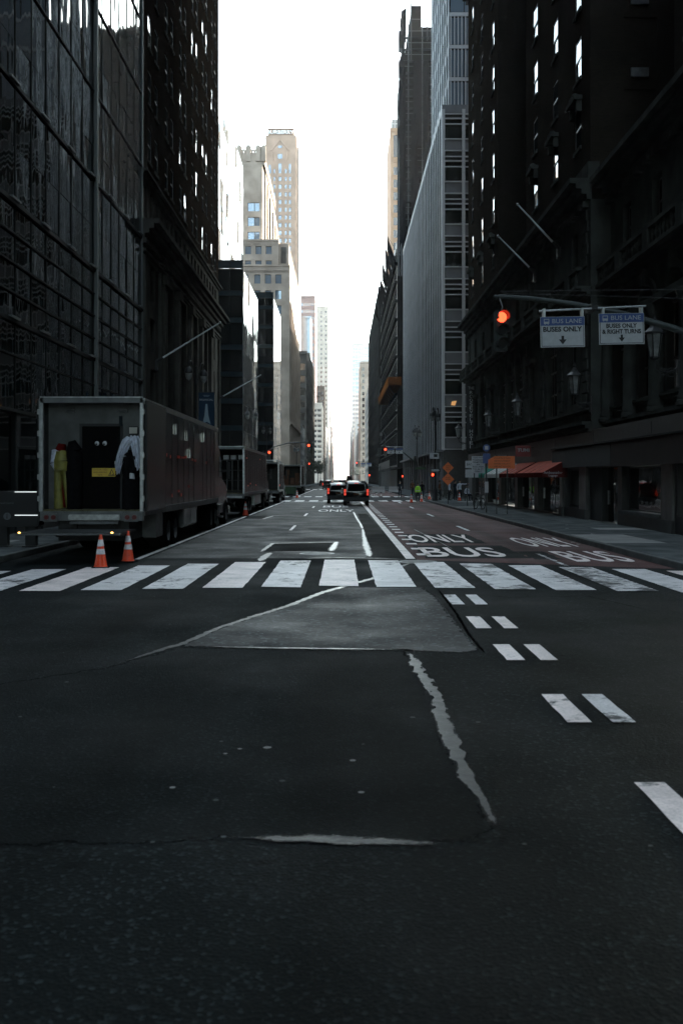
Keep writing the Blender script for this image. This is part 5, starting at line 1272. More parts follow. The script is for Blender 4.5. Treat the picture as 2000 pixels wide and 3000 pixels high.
for x in (.03, .23):
    p = MB(); p.lathe([(.058,0),(.058,.01),(.05,.02),(.03,.03),(0,.034)], n=16); e = p.build('googly_eye', M['reflect'], dr); e.rotation_euler = (R(90),0,0); e.location = (x, .432, 2.92)
    p = MB(); p.lathe([(.026,.03),(.026,.038),(0,.04)], n=12); q = p.build('pupil', M['blk'], dr); q.rotation_euler = (R(90),0,0); q.location = (x-.012, .435, 2.895)
sg = sub('warning_sign', M['yellow'], dr, (-.1, .5, .426, .431, 2.06, 2.28))
sr = mat('sign_text_brown', (.2,.06,.02), .6)
for s, x, z, w in (('KEEP DOOR CLOSED', .11, 2.24, .38), ('WHEN OPERATING', .11, 2.17, .36), ('GATE', .11, 2.1, .12)):
    link('lettering', text_mesh(s, w, .045, .002, 'lettering', sr), sg, Matrix.Translation((x, .426, z)))
p = MB(); p.add([(.32,.4245,2.08),(.49,.4245,2.08),(.405,.4245,2.26)], [(0,1,2)]); p.build('warning_triangle', M['blk'], sg)
p = MB(); p.add([(.345,.4235,2.095),(.465,.4235,2.095),(.405,.4235,2.225)], [(0,1,2)]); p.build('triangle_field', M['yellow'], sg)
p = MB(); p.box(.375,.39,.4225,.423,2.1,2.16); p.box(.41,.45,.4225,.423,2.1,2.12); p.sphere((.383,.4225,2.175), .012, 8, 5); p.build('figure_mark', M['blk'], sg)
p = MB(); p.cyl((.56,.44,2.16), (.56,.39,2.16), .03, .03, 10); p.sphere((.56,.375,2.16), .035, 10, 6); p.cyl((.56,.44,2.3), (.56,.425,2.3), .025, .025, 10); p.build('door_knob', M['alu'], dr)
sub('latch_plate', M['alu'], dr, (.48, .61, .428, .438, 2.38, 2.46))
fl = sub('work_light', M['black'], t, (.83, 1.1, .42, .5, 3.14, 3.36), bevel=.02); sub('lens', M['lampglass'], fl, (.86, 1.07, .412, .42, 3.17, 3.33))
for x in (-.65, .7):
    p = MB(); p.cyl((x-.12,.44,3.76), (x+.08,.44,3.76), .035, .035, 8); p.cyl((x+.05,.44,3.76), (x+.05,.5,3.76), .05, .05, 8); p.build('grab_handle', M['alu_d'], t)
for s in (-1, 1):
    x = s*1.32
    for z in (1.5, 2.05, 2.6, 3.15, 3.7): sub('hinge', M['alu'], t, (x-.035, x+.035, -.1, -.045, z-.07, z+.07), bevel=.012)
    p = MB(); p.cyl((x, -.075, 1.2), (x, -.075, 4.0), .013, .013, 6); p.build('hinge_rod', M['alu_d'], t)
    pl = sub('light_plate', M['alu_d'], t, (s*1.02-.19, s*1.02+.19, -.14, -.062, .92, 1.14), bevel=.015)
    for dx in (-.09, .09):
        p = MB(); p.cyl((s*1.02+dx,-.142,1.03), (s*1.02+dx,-.165,1.03), .065, .06, 16); p.build('tail_lamp', M['red_off'], pl)
sub('rear_door', M['trailer'], t, (1.345, 1.4, .02, 2.7, 1.18, 4.0), bevel=.01)
sub('rear_door', M['trailer'], t, (-1.4, -1.345, .02, 2.7, 1.18, 4.0), bevel=.01)
sub('bumper_step', M['alu'], t, (-.55, .75, -.2, -.062, .96, 1.1), bevel=.02); sub('under_step', M['alu_d'], t, (-.5, .72, -.24, -.1, .86, .93), bevel=.01)
lg = sub('lift_gate', M['alu_dd'] if 'alu_dd' in M else M['black'], t, (-1.25, 1.2, -2.1, -.3, .68, .74), bevel=.015)
sub('gate_lip', M['alu_d'], lg, (-1.25, 1.2, -2.14, -2.1, .69, .73))
for x, y in ((1.0, -2.1), (-1.15, -2.12)):
    p = MB(); p.sphere((x, y, .75), .02, 8, 5, 0, (1.6,1,1)); p.build('amber_marker', M['amber_on'], lg)
sub('lift_arm', M['black'], t, (-.8, -.65, -.4, .6, .55, .72), (.65, .8, -.4, .6, .55, .72)); sub('under_box', M['black'], t, (-.9, .9, .2, 2.4, .42, .95))
sub('tool_box', M['alu_d'], t, (hw-.5, hw-.01, 6.4, 9.3, .45, 1.08), bevel=.02); sub('box_door', M['trailer'], t, (hw-.01, hw+.006, 6.5, 7.85, .5, 1.03), (hw-.01, hw+.006, 7.9, 9.25, .5, 1.03))
sub('side_cabinet', M['alu_d'], t, (hw-.4, hw-.02, 1.9, 2.9, .4, 1.05), bevel=.02)
sub('side_door', M['trailer'], t, (hw+.001, hw+.014, 8.6, 9.9, 1.3, 3.6), bevel=.004)
for y, z in ((2.75,3.55),(4.9,3.5),(7.0,3.4),(10.9,3.5),(7.6,2.85)):
    sub('latch', M['chrome'], t, (hw+.012, hw+.05, y-.1, y-.04, z-.16, z+.16), (hw+.012, hw+.05, y+.04, y+.1, z-.16, z+.16), (hw+.012, hw+.05, y-.1, y+.1, z+.13, z+.17))
rt = mat('red_marker_and_painted_reflection', (.75,.05,.015), .4)  # red of the truck markers, and of reflections painted on the near trailer
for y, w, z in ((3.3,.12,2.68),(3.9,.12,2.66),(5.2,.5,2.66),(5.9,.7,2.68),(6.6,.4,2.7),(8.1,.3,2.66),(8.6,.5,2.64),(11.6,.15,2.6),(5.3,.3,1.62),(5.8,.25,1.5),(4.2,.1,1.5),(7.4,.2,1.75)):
    sub('tape_and_painted_reflection', rt, t, (hw+.014, hw+.017, y, y+w, z-.035+random.uniform(-.02,.02), z+.045+random.uniform(-.02,.02)))  # small red strips paint reflections into the glossy side wall
# clothing hung in the trailer (things that hang from it)
def limp(parts, name, label, cat, mats, loc):
    t = thing(name, label, cat, loc)
    for pn, m_, pts, r in parts:
        p = MB(); n = 12
        for (a, ra), (c_, rc) in zip(list(zip(pts, r))[:-1], list(zip(pts, r))[1:]):
            p.cyl(a, c_, ra, rc, n, 0, True)
        me = p.mesh(pn, M[m_], smooth=True)
        for v in me.vertices: v.co += Vector((math.sin(v.co.z*31+v.co.x*17)*.014, math.sin(v.co.z*23+v.co.x*41)*.014, math.sin(v.co.x*29)*.01))
        link(pn, me, t)
    return t
limp([('trouser_leg','ycloth',[(-.1,0,1.0),(-.09,0,.5),(-.06,.0,.02)],[.105,.1,.12]),('trouser_leg','ycloth',[(.09,0,1.0),(.16,0,.5),(.24,0,.02)],[.105,.11,.13]),
      ('jacket','ycloth',[(0,0,1.0),(.02,0,1.25),(.0,0,1.5)],[.2,.22,.15]),('silver_sleeve','wcloth',[(-.16,-.02,1.52),(-.18,-.06,1.2),(-.12,-.05,1.02)],[.08,.1,.07]),('hood','redcloth',[(-.04,.02,1.5),(0,.02,1.68)],[.14,.1]),('red_lining','redcloth',[(.03,.05,.05),(.03,.05,.9)],[.1,.06])],
     'oilskin_suit', 'yellow oilskin suit hanging inside the left of the open trailer', 'work suit', None, (-7.18, 25.42, 1.22))
limp([('bag','blackcloth',[(0,0,0),(0,0,.9),(0,0,1.5),(-.06,0,1.75)],[.2,.22,.2,.1])], 'garment_bag', 'black garment bag standing beside the yellow suit', 'bag', None, (-6.86, 25.43, 1.22))
limp([('bag','blackcloth',[(0,0,0),(0,0,.75),(0,0,.85),(-.05,0,1.35),(0,0,1.5)],[.25,.24,.2,.24,.15]),('label_patch','wsign',[(.07,-.24,.78),(.07,-.24,.92)],[.06,.06])], 'duffel_bag', 'tall black duffel bag on the right of the open trailer', 'bag', None, (-5.38, 25.36, 1.22))

def drape(name, label, cat, m_, loc, rows, group=None):
    """cloth hanging in folds: rows of (z, x0, x1, bulge)"""
    n = 22; vs_ = []; K = len(rows)
    for j, (z, x0, x1, bl) in enumerate(rows):
        for i in range(n+1):
            u = i/n; vs_.append((x0+(x1-x0)*u, -bl*math.sin(math.pi*u)-.035*math.sin(u*19+j*.35)*(.4+j/K), z+(.05*math.sin(u*11+1) if j == K-1 else .015*math.sin(u*13))))
    p = MB(); p.add(vs_, [(j*(n+1)+i, j*(n+1)+i+1, (j+1)*(n+1)+i+1, (j+1)*(n+1)+i) for j in range(K-1) for i in range(n)])
    return p
t = thing('white_shirt', 'pale white shirt draped over the black duffel bag', 'shirt', (-5.38, 25.22, 2.1))
drape('', '', '', None, None, [(.98,-.1,.12,.02),(.9,-.2,.2,.08),(.75,-.26,.0,.1),(.5,-.34,-.1,.1),(.25,-.38,-.2,.08),(.05,-.36,-.26,.04)]).build('shirt_sleeve', M['wcloth'], t, smooth=True)
drape('', '', '', None, None, [(1.0,.0,.2,.02),(.88,-.02,.27,.09),(.65,.04,.3,.11),(.4,.1,.31,.1),(.15,.14,.3,.06)]).build('shirt_body', M['wcloth'], t, smooth=True)
# ---- second trailer and the trucks beyond
t = thing('equipment_truck', 'second grey equipment truck with open back and racks inside', 'truck', (-6.45, 52.4, 0))
box_truck(t, 15.5, 3.7, zf=1.25, panels=12, tand=(3.2, 4.4), drive=(13.6,)); tractor(t, 16.2)
for x in (-.9, -.3, .3, .9): sub('rack', M['alu_d'], t, (x-.02, x+.02, .8, .84, 1.25, 3.0), (x+.26, x+.3, .8, .84, 1.25, 3.0))
for z in (1.3, 1.9, 2.45, 3.0): sub('shelf', M['black'], t, (-1.2, 1.2, .8, 1.3, z, z+.05))
for x in (.1, .5, .9): sub('crate', M['wsign'], t, (x, x+.28, .85, 1.2, 3.06, 3.28))
sub('side_box', M['alu'], t, (hw-.4, hw, 6.2, 10.8, .45, 1.05), bevel=.02); sub('lift_gate', M['alu_d'], t, (-1.2, 1.1, -1.7, -.2, .2, .26)); sub('bumper_step', M['alu'], t, (-1.2, 1.2, -.2, -.06, 1.0, 1.1))
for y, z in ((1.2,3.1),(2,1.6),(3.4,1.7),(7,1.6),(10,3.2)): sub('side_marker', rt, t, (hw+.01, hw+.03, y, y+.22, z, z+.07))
t = thing('box_truck', 'smaller white-framed box truck third in the kerbside line', 'truck', (-6.3, 80.5, 0))
box_truck(t, 7.0, 3.35, zf=1.1, hw=1.2, panels=6, tand=(1.8, 2.9)); tractor(t, 7.3, 1.15)
sub('roof_rack', M['alu'], t, (-1, 1, .3, .36, 3.5, 3.56), (1.0, 1.06, .3, 5, 3.5, 3.56), (-1.06, -1, .3, 5, 3.5, 3.56), (.95, 1.05, .3, .4, 3.35, 3.5), (.95, 1.05, 4.8, 4.9, 3.35, 3.5)); sub('ramp', M['alu'], t, (-.9, .95, -1.2, -.1, .5, .56))
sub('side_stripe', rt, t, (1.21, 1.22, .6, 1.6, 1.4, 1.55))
t = thing('equipment_truck', 'open equipment truck with bright side beyond the cross street, fourth in line', 'truck', (-6.4, 125, 0))
box_truck(t, 11, 3.75, zf=1.2, panels=8, col='tr_bright' if 'tr_bright' in M else 'trailer'); tractor(t, 11.5)
for x, z, w, h in ((-.9,1.25,.6,1.2),(-.1,1.25,.5,.9),(.5,1.25,.5,1.5),(-.7,2.5,.5,.6)): sub('cargo_crate', M['tan'], t, (x, x+w, .6, 1.1, z, z+h))
t = thing('dumpster', 'small green steel dumpster behind the fourth truck', 'dumpster', (-6.2, 115, 0))
p = MB(); p.prism([(-.85,.25),(.85,.25),(.95,1.05),(-.95,1.05)], lambda a, c_, h: (a, h, c_), -.6, .6); p.build('bin', M['green'], t, bevel=.02)
sub('lid', M['green'], t, (-.97, .97, -.64, .64, 1.05, 1.12), bevel=.02)
for x in (-.7, .7): sub('caster', M['black'], t, (x-.06, x+.06, -.45, -.3, 0, .25)); sub('side_pocket', M['green'], t, (x-.3, x+.3, -.66, -.6, .55, .7))

def suv(label, X, D, W=1.95, L=4.9, H=1.85, tail=True, name='parked_suv', cat='car', col='car'):
    t = thing('suv', label, cat, (X, D, 0), group='dark cars driving away down the avenue'); hw = W/2
    # body: cross-sections from tail to nose (y, half width low, half width belt, z bottom, z belt, z roof, half width roof)
    secs = [(0.0,.90,.93,.42,1.02,1.05,.80),(.06,.96,.98,.34,1.06,H*.90,.74),(.35,1,1,.3,1.08,H*.985,.76),(L*.35,1,1,.26,1.06,H,.77),(L*.55,1,1,.26,1.04,H*.98,.76),(L*.66,1,1,.26,1.02,H*.80,.74),(L*.76,1,.99,.28,.99,1.06,.72),(L*.93,.97,.95,.3,.92,.95,.7),(L,.86,.84,.4,.8,.82,.62)]
    vs_ = []
    for y, a, c_, zb, zl, zr, r in secs:
        for s in (1, -1):
            q = [(hw*a*.9, zb), (hw*a, zb+.15), (hw*c_, zl-.15), (hw*c_*.985, zl), (hw*r+.04, max(zl+.01, zr-.1)), (hw*r-.1, zr)]
            vs_ += [(s*x, y, z) for x, z in (q if s > 0 else q[::-1])]
    n = 12; fs = [(j*n+i, j*n+(i+1) % n, (j+1)*n+(i+1) % n, (j+1)*n+i) for j in range(len(secs)-1) for i in range(n)]+[tuple(range(n)), tuple(range((len(secs)-1)*n, len(secs)*n))]
    p = MB(); p.add(vs_, fs); p.build('body', M[col], t, smooth=True)
    p = MB(); p.add([(-hw*.7,-.012,1.08),(hw*.7,-.012,1.08),(hw*.62,.05,H*.88),(-hw*.62,.05,H*.88)], [(0,1,2,3)])
    me = p.mesh('rear_window', M['dark']); link('rear_window', me, t, Matrix.Translation((0,-.012,0)))
    for s in (-1, 1):
        p = MB(); p.add([(s*(hw*1.0+.004),.5,1.1),(s*(hw*1.0+.004),L*.62,1.07),(s*(hw*.78+.045),L*.55,H*.9),(s*(hw*.78+.045),.55,H*.9)], [(0,1,2,3)]); p.build('side_window', M['gl_car'], t)
        sub('tail_light', M['red_tail' if tail else 'red_off'], t, (s*hw*.86-.08, s*hw*.86+.08, -.05, .07, .98, 1.24), (s*hw*.86-.08, s*hw*.86+.08, -.05, .07, .78, .95), bevel=.02)
        p = MB(); p.box(s*hw*1.0-.02, s*hw*1.0+.18*s, L*.62, L*.66, 1.08, 1.26) if s > 0 else p.box(s*hw-.18, s*hw+.02, L*.62, L*.66, 1.08, 1.26); p.build('mirror', M[col], t, bevel=.02)
        for y in (L*.2, L*.8): wheel(t, s*(hw-.02), y, .37, .24, s)
        p = MB(); p.cyl((s*hw*.68,.5,H+.01), (s*hw*.68,L*.55,H+.01), .02, .02, 5); p.build('roof_rail', M['black'], t)
    sub('bumper', M['black'], t, (-hw*.92, hw*.92, -.09, .05, .38, .62), bevel=.03); sub('bumper_trim', M['alu_dd'], t, (-hw*.7, hw*.7, -.1, -.085, .63, .66))
    sub('licence_plate', M['tan'], t, (-.2, .2, -.045, -.03, .8, .92)); sub('chrome_strip', M['alu_dd'], t, (-hw*.5, hw*.5, -.04, -.03, .96, .985)); sub('brake_light', M['red_tail' if tail else 'red_off'], t, (-.15, .15, -.02, .02, H*.9, H*.92))
    return t
suv('black suv with lit tail lights, nearest car on the avenue', 1.1, 73.5)
suv('black suv half hidden behind the nearest suv, to its left', -.25, 80.5, 1.9, 4.7, 1.68)
suv('dark suv farther up, centre of the avenue in the left lane', -2.65, 186, 2.0, 4.8, 1.8)
suv('small dark car far up the avenue close to the trucks', -5.6, 290, 1.9, 4.6, 1.6, False)
suv('dark tall van far up the avenue right of centre', 2.6, 330, 2.2, 5.5, 3.2)
suv('pale roofed car far up the avenue left of the middle', -4.2, 360, 1.9, 4.6, 1.7, True)
suv('black suv waiting far up just left of the nearest suv roof', .2, 240, 2.0, 4.8, 1.8)

# ================================================================== cones, barriers, kiosk
def cone(X, D, label, s=1., z=0., rz=0):
    t = thing('traffic_cone', label, 'traffic cone', (X, D, z), rz, 'orange traffic cones with white bands')
    sub('base', M['rubber'], t, (-.2*s, .2*s, -.2*s, .2*s, 0, .035*s), bevel=.012)
    H = .74*s; r = lambda q: (.145-.115*q)*s
    p = MB(); p.lathe([(r(0)+.02*s, .03*s), (r(.03), .05*s), (r(1), H), (r(1)*.6, H+.01*s)], n=20); p.build('body', M['orange'], t, smooth=True)
    for a, c_ in ((.42,.58),(.66,.86)):
        p = MB(); k = .003; p.lathe([(r(a)+k+.006*s, H*a), (r(c_)+k+.002*s, H*c_)], n=20); q = p.build('reflective_band', M['reflect'], t, smooth=True)
X, D = G(295,1664); cone(X, D, 'traffic cone under the trailer lift gate, left of the near pair', 1.0, 0, .2)
X, D = G(375,1647); cone(X, D, 'traffic cone under the trailer lift gate, right of the near pair', 1.0, 0, -.1)
X, D = G(719,1511); cone(X, D, 'traffic cone behind the second truck beside the white line', 1.05)
X, D = G(870,1459); cone(X, D, 'small traffic cone beside the fourth truck across the street')
cone(5.9, 83.6, 'traffic cone just left of the lime-vested worker', .95); cone(6.95, 86, 'traffic cone just right of the lime-vested worker', .95)
cone(7.9, 89, 'traffic cone on the corner behind the lime-vested worker', .95, .15); cone(10.0, 84, 'traffic cone on the pavement beside the group of people', .95, .15)
def barrier(X, D, label):
    t = thing('jersey_barrier', label, 'barrier', (X, D, 0), group='white concrete barriers at the far corner')
    p = MB(); p.prism([(-.3,0),(.3,0),(.3,.18),(.12,.45),(.08,.9),(-.08,.9),(-.12,.45),(-.3,.18)], lambda a, c_, h: (h, a, c_), -.9, .9); p.build('body', M['white_stone'], t, bevel=.02)
    sub('lifting_slot', M['dark'], t, (-.5, -.2, -.305, -.29, .0, .1), (.2, .5, -.305, -.29, .0, .1))
barrier(5.3, 142, 'white concrete barrier in the road at the far corner, left one'); barrier(7.7, 142, 'white concrete barrier in the road at the far corner, right one')
t = thing('information_panel', 'black street information panel with round i symbol at left edge', 'information panel', (-8.47, 27.0, .15))
sub('cabinet', M['black'], t, (-1.2, .28, -.25, .25, .55, 1.52), bevel=.02); sub('side_face', M['dark'], t, (.285, .3, -.2, .2, .6, 1.45))
for z in (1.49, .86): sub('edge_strip', M['strip_w'] if 'strip_w' in M else M['white_stone'], t, (-.35, .27, -.275, -.255, z, z+.018))
for x in (-.75, .02): sub('leg', M['black'], t, (x-.14, x+.14, -.12, .12, .03, .56), bevel=.01); sub('foot', M['black'], t, (x-.2, x+.2, -.2, .2, 0, .03))
p = MB(); p.cyl((-.56,-.252,.84), (-.56,-.262,.84), .1, .1, 24); dsc = p.build('symbol_disc', M['panel_grey'], t)
link('lettering', text_mesh('i', None, .13, .003, 'lettering', M['blk'], bold=.02), dsc, Matrix.Translation((-.56, -.263, .84)))
for i, (s, w) in enumerate((('Grand Central', .34),)): link('lettering', text_mesh(s, None, .05, .003, 'lettering', M['panel_grey']), t, Matrix.Translation((-.6, -.252, 1.2)))

# ================================================================== lamp posts
def lamp_post(X, D, label, H=8.0, side=1, banner=False):
    t = thing('lamp_post', label, 'street lamp', (X, D, .15), group='old-style twin lamp posts along the kerbs')
    p = MB(); p.lathe([(.26,0),(.26,.12),(.2,.2),(.18,.9),(.12,1.0),(.1,1.15),(.085,3.5),(.11,3.55),(.11,3.7),(.075,3.8),(.06,H-1.3),(.1,H-1.2),(.1,H-1.0),(.05,H-.9),(.05,H-.2),(.08,H-.1),(.03,H),(0,H+.25)], n=12); p.build('pole', M['black'], t, smooth=True)
    for s in (-1, 1):
        pts = [(s*(.55-.55*math.cos(a)), 0, H-1.1+1.3*math.sin(a)**.8*(1 if a < math.pi/2 else .75)+(0 if a < math.pi/2 else .3)) for a in [math.pi*.98*i/9+.01 for i in range(10)]]
        pts = [(s*.06,0,H-1.15),(s*.25,0,H-.75),(s*.42,0,H-.15),(s*.6,0,H+.18),(s*.8,0,H+.2),(s*.93,0,H+.02)]
        p = MB(); p.tube(pts, .035, 6); arm = p.build('arm', M['black'], t); arm.rotation_euler = (0, 0, R(70))
        p = MB(); p.lathe([(.03,.3),(.05,.15),(.1,.08),(.2,0),(.24,-.15),(.26,-.25),(.22,-.27)], (s*.93,0,H-.3), 12); hd = p.build('lamp_head', M['black'], t, smooth=True); hd.rotation_euler = (0, 0, R(70))
        p = MB(); p.lathe([(.215,-.27),(.2,-.45),(.13,-.6),(.04,-.68),(0,-.69)], (s*.93,0,H-.3), 12); p.build('globe', M['lampglass_d'], hd, smooth=True)
        p = MB(); p.sphere((s*.93,-.0,H-.74), .09, 8, 6); 
    if banner:
        bn = MB(); 
        for z in (H-1.6, H-4.05): bn.cyl((.05,0,z), (1.1,0,z), .025, .025, 6)
        bn.build('banner_arm', M['black'], t)
        o = sub('banner', mat('banner_blue', (.012,.03,.055), .7), t, (.13, 1.06, -.012, .012, H-4.02, H-1.63))
        pa = mat('banner_pale', (.25,.32,.36), .7)
        p = MB(); p.add([(.55,-.016,H-2.3),(.65,-.016,H-2.3),(.72,-.016,H-3.0),(.85,-.016,H-3.5),(.62,-.016,H-3.35),(.36,-.016,H-3.5),(.48,-.016,H-3.0)], [(0,1,2,3,4,5,6)]); p.build('banner_picture', pa, o)
        link('lettering', text_mesh('FINANCIAL', .8, .11, .004, 'lettering', M['wsign']), o, Matrix.Translation((.595, -.014, H-2.05)))
        for z, w in ((H-1.8,.4),(H-1.86,.3),(H-3.82,.4),(H-3.9,.3)): p = MB(); p.box(.595-w/2,.595+w/2,-.016,-.013,z,z+.018); p.build('print_line', pa, o)
    return t
lamp_post(-8.6, 58.7, 'twin lamp post above the trailer carrying a blue banner', 8.6, banner=True)
lamp_post(-8.6, 95, 'twin lamp post before the corner glass block on the left', 8.5)
lamp_post(-8.6, 114, 'twin lamp post in front of the corner glass block on the left', 8.0)
lamp_post(-8.6, 190, 'small twin lamp post by the grey terracotta building', 8.0)
lp = lamp_post(7.95, 84, 'twin lamp post with signs at the hotel corner, taller of the right pair', 7.7)
lamp_post(8.0, 105, 'twin lamp post farther along the right kerb beyond the hotel', 7.3)

# ================================================================== traffic signals and bus lane signs
def signal_head(name, parent, X, Y, Z, lit=0, s=1., tilt=0):
    h = MB(); h.box(-.17*s, .17*s, -.0, .22*s, -1.08*s, 0); h.box(-.1*s,.1*s,.22*s,.3*s,-.9*s,-.2*s)
    o = h.build('signal_head', M['green_pole'], parent, bevel=.02*s); o.location = (X, Y, Z); o.rotation_euler = (0, 0, tilt)
    for i in range(3):
        z = (-.18-.36*i)*s
        p = MB(); p.cyl((0,.0,z), (0,-.03*s,z), .14*s, .13*s, 18); p.build('lens', M['red_on'] if i == lit else M['lens_off'], o)
        v = MB(); n = 14
        for k in range(n):
            a0, a1 = math.pi*(-.15+1.3*k/n), math.pi*(-.15+1.3*(k+1)/n)
            q = [(.155*s*math.cos(a), y, z+.155*s*math.sin(a)) for a in (a0, a1) for y in (0, -.24*s)]
            v.add(q, [(0,1,3,2)])
        v.build('visor', M['black'], o)
    return o
M['lens_off'] = mat('dark_lens', (.006,.008,.008), .3)
def bus_sign(parent, X, Y, Z, w, h, lines, rz=0, name='bus_lane_sign', small=False):
    o = sub('sign_panel', M['wsign'], parent, (-w/2, w/2, -.01, .01, -h/2, h/2)); o.location = (X, Y, Z); o.rotation_euler = (0, R(-1), rz)
    e = .02*w
    sub('sign_border', M['blk'], o, (-w/2+e, w/2-e, -.0135, -.0105, -h/2+e, -h/2+e*1.6), (-w/2+e, -w/2+e*1.6, -.0135, -.0105, -h/2+e*1.6, h/2-e), (w/2-e*1.6, w/2-e, -.0135, -.0105, -h/2+e*1.6, h/2-e))
    sub('sign_band', M['blue'], o, (-w/2+e*.4, w/2-e*.4, -.0145, -.0105, h*.21, h/2-e*.4))
    gy = mat('sign_grey_letters', (.4,.42,.44), .5) if 'gy' not in M else M['gy']; M['gy'] = gy
    if not small:
        link('lettering', text_mesh('BUS LANE', w*.66, h*.14, .003, 'lettering', gy), o, Matrix.Translation((w*.1, -.0148, h*.355)))
        sub('bus_symbol', gy, o, (-w*.42, -w*.3, -.0165, -.015, h*.27, h*.43), bevel=.004); sub('symbol_window', M['blue'], o, (-w*.405, -w*.315, -.0185, -.017, h*.34, h*.41)); sub('symbol_wheel', gy, o, (-w*.405, -w*.385, -.0165, -.015, h*.245, h*.27), (-w*.335, -w*.315, -.0165, -.015, h*.245, h*.27))
    for i, (s, ww, hh, zz) in enumerate(lines): link('lettering', text_mesh(s, w*ww, h*hh, .003, 'lettering', M['blk'], bold=.035), o, Matrix.Translation((0, -.0108, h*zz)))
    p = MB(); a = .0142; c_ = h*-.28; k = h*.34 if len(lines) < 2 else h*.27
    if len(lines) > 1: c_ = h*-.31
    p.add([(-k*.13,-a,c_+k*.45),(k*.13,-a,c_+k*.45),(k*.13,-a,c_+k*.1),(k*.38,-a,c_+k*.1),(0,-a,c_-k*.4),(-k*.38,-a,c_+k*.1),(-k*.13,-a,c_+k*.1)], [(0,1,2,3,4,5,6)]); p.build('arrow', M['blk'], o)
    return o
t = thing('signal_mast', 'mast arm over the right lanes with red signal and two bus lane signs', 'traffic signal', (9.25, 25.8, .15), world=True)
p = MB(); p.cyl((9.25,25.8,.15), (9.25,25.8,7.6), .11, .09, 12); p.lathe([(.28,0),(.28,.5),(.2,.7),(.12,.9)], (9.25,25.8,.15), 12); p.build('pole', M['green_pole'], t, smooth=True)
p = MB(); pts = [(9.25,25.8,5.72),(8.6,26.0,6.0),(7.4,26.35,6.42),(6.2,26.65,6.72),(5.1,26.85,6.9),(4.3,26.95,6.97),(4.2,26.96,6.95)]
for i in range(len(pts)-1): p.cyl(pts[i], pts[i+1], .1-.008*i, .1-.008*(i+1), 10)
p.sphere(pts[-1], .07, 8, 6); p.build('mast_arm', M['green_pole'], t, smooth=True)
p = MB(); p.cyl((9.25,25.8,6.95), (4.3,26.9,7.1), .009, .009, 5); p.cyl((9.25,25.8,6.7), (4.4,26.9,7.05), .009, .009, 5); p.build('guy_wire', M['black'], t)
p = MB(); p.tube([(4.3,26.93,6.93),(4.27,26.6,6.78),(4.31,26.5,6.6),(4.27,26.5,6.5)], .018, 6); p.build('hanger', M['alu_d'], t)
so = signal_head('signal_head', t, 4.27, 26.4, 6.5, 0, 1.0, R(8))
p = MB(); p.cyl((5.2,26.05,6.42), (7.95,25.85,6.52), .028, .028, 8); p.build('sign_bar', M['alu'], t)
p = MB()
for x, z in ((5.3,6.38),(6.3,6.4),(6.85,6.42),(7.85,6.46)): p.box(x-.03, x+.03, 25.88, 26.06, z-.14, z+.08)
p.build('sign_clamp', M['alu'], t); p = MB(); p.box(6.55,6.7,25.9,26.6,6.44,6.6); p.build('bar_bracket', M['black'], t)
# note: parts of this thing are in world coordinates
def wsign_at(t, X, Y, Z, *a, **k):
    o = bus_sign(t, X, Y, Z, *a, **k); return o
wsign_at(t, 5.78, 25.9, 5.85, 1.16, .8, [('BUSES ONLY', .88, .17, .09)])
wsign_at(t, 7.3, 25.82, 5.92, 1.18, .81, [('BUSES ONLY', .68, .145, .1), ('& RIGHT TURNS', .86, .145, -.085)])

t = thing('signal_mast', 'distant mast arm with red signal and two bus lane signs on the right', 'traffic signal', (8.0, 112, .15), world=True)
p = MB(); p.cyl((8.3,112,.15), (8.3,112,4.6), .1, .09, 10); p.tube([(8.3,112,3.9),(7.0,112,5.0),(5.4,112,5.6),(4.6,112,5.75)], .06, 8); p.build('pole', M['green_pole'], t)
p = MB(); p.tube([(4.9,112,5.7),(4.95,112,7.0),(4.7,112,7.35),(4.45,112,7.25)], .04, 6); p.box(4.35,4.6,111.8,112.1,6.9,7.2); p.build('camera_mount', M['alu_d'], t)
signal_head('signal_head', t, 4.95, 111.7, 5.5, 0, .9); signal_head('signal_head', t, 4.25, 111.7, 5.5, 9, .9)
p = MB(); p.cyl((5.0,111.8,5.62), (7.0,111.8,5.62), .03, .03, 6); p.build('sign_bar', M['alu'], t)
for X in (5.55, 6.5): bus_sign(t, X, 111.7, 5.15, .82, .62, [('BUSES', .6, .16, .08)], small=True)
t = thing('signal_mast', 'farthest mast arm with tiny bus lane signs on the right', 'traffic signal', (8.0, 205, .15), world=True)
p = MB(); p.cyl((8.0,205,.15), (8.0,205,4.8), .1, .09, 8); p.tube([(8.0,205,4.3),(6.3,205,5.4),(3.2,205,5.6)], .06, 6); p.cyl((3.9,204.9,5.45), (6.4,204.9,5.45), .03, .03, 6); p.build('pole', M['green_pole'], t)
signal_head('signal_head', t, 3.15, 204.8, 5.5, 0, .9)
for X in (4.45, 5.7): bus_sign(t, X, 204.7, 4.95, 1.0, .7, [('BUSES', .6, .16, .08)], small=True)
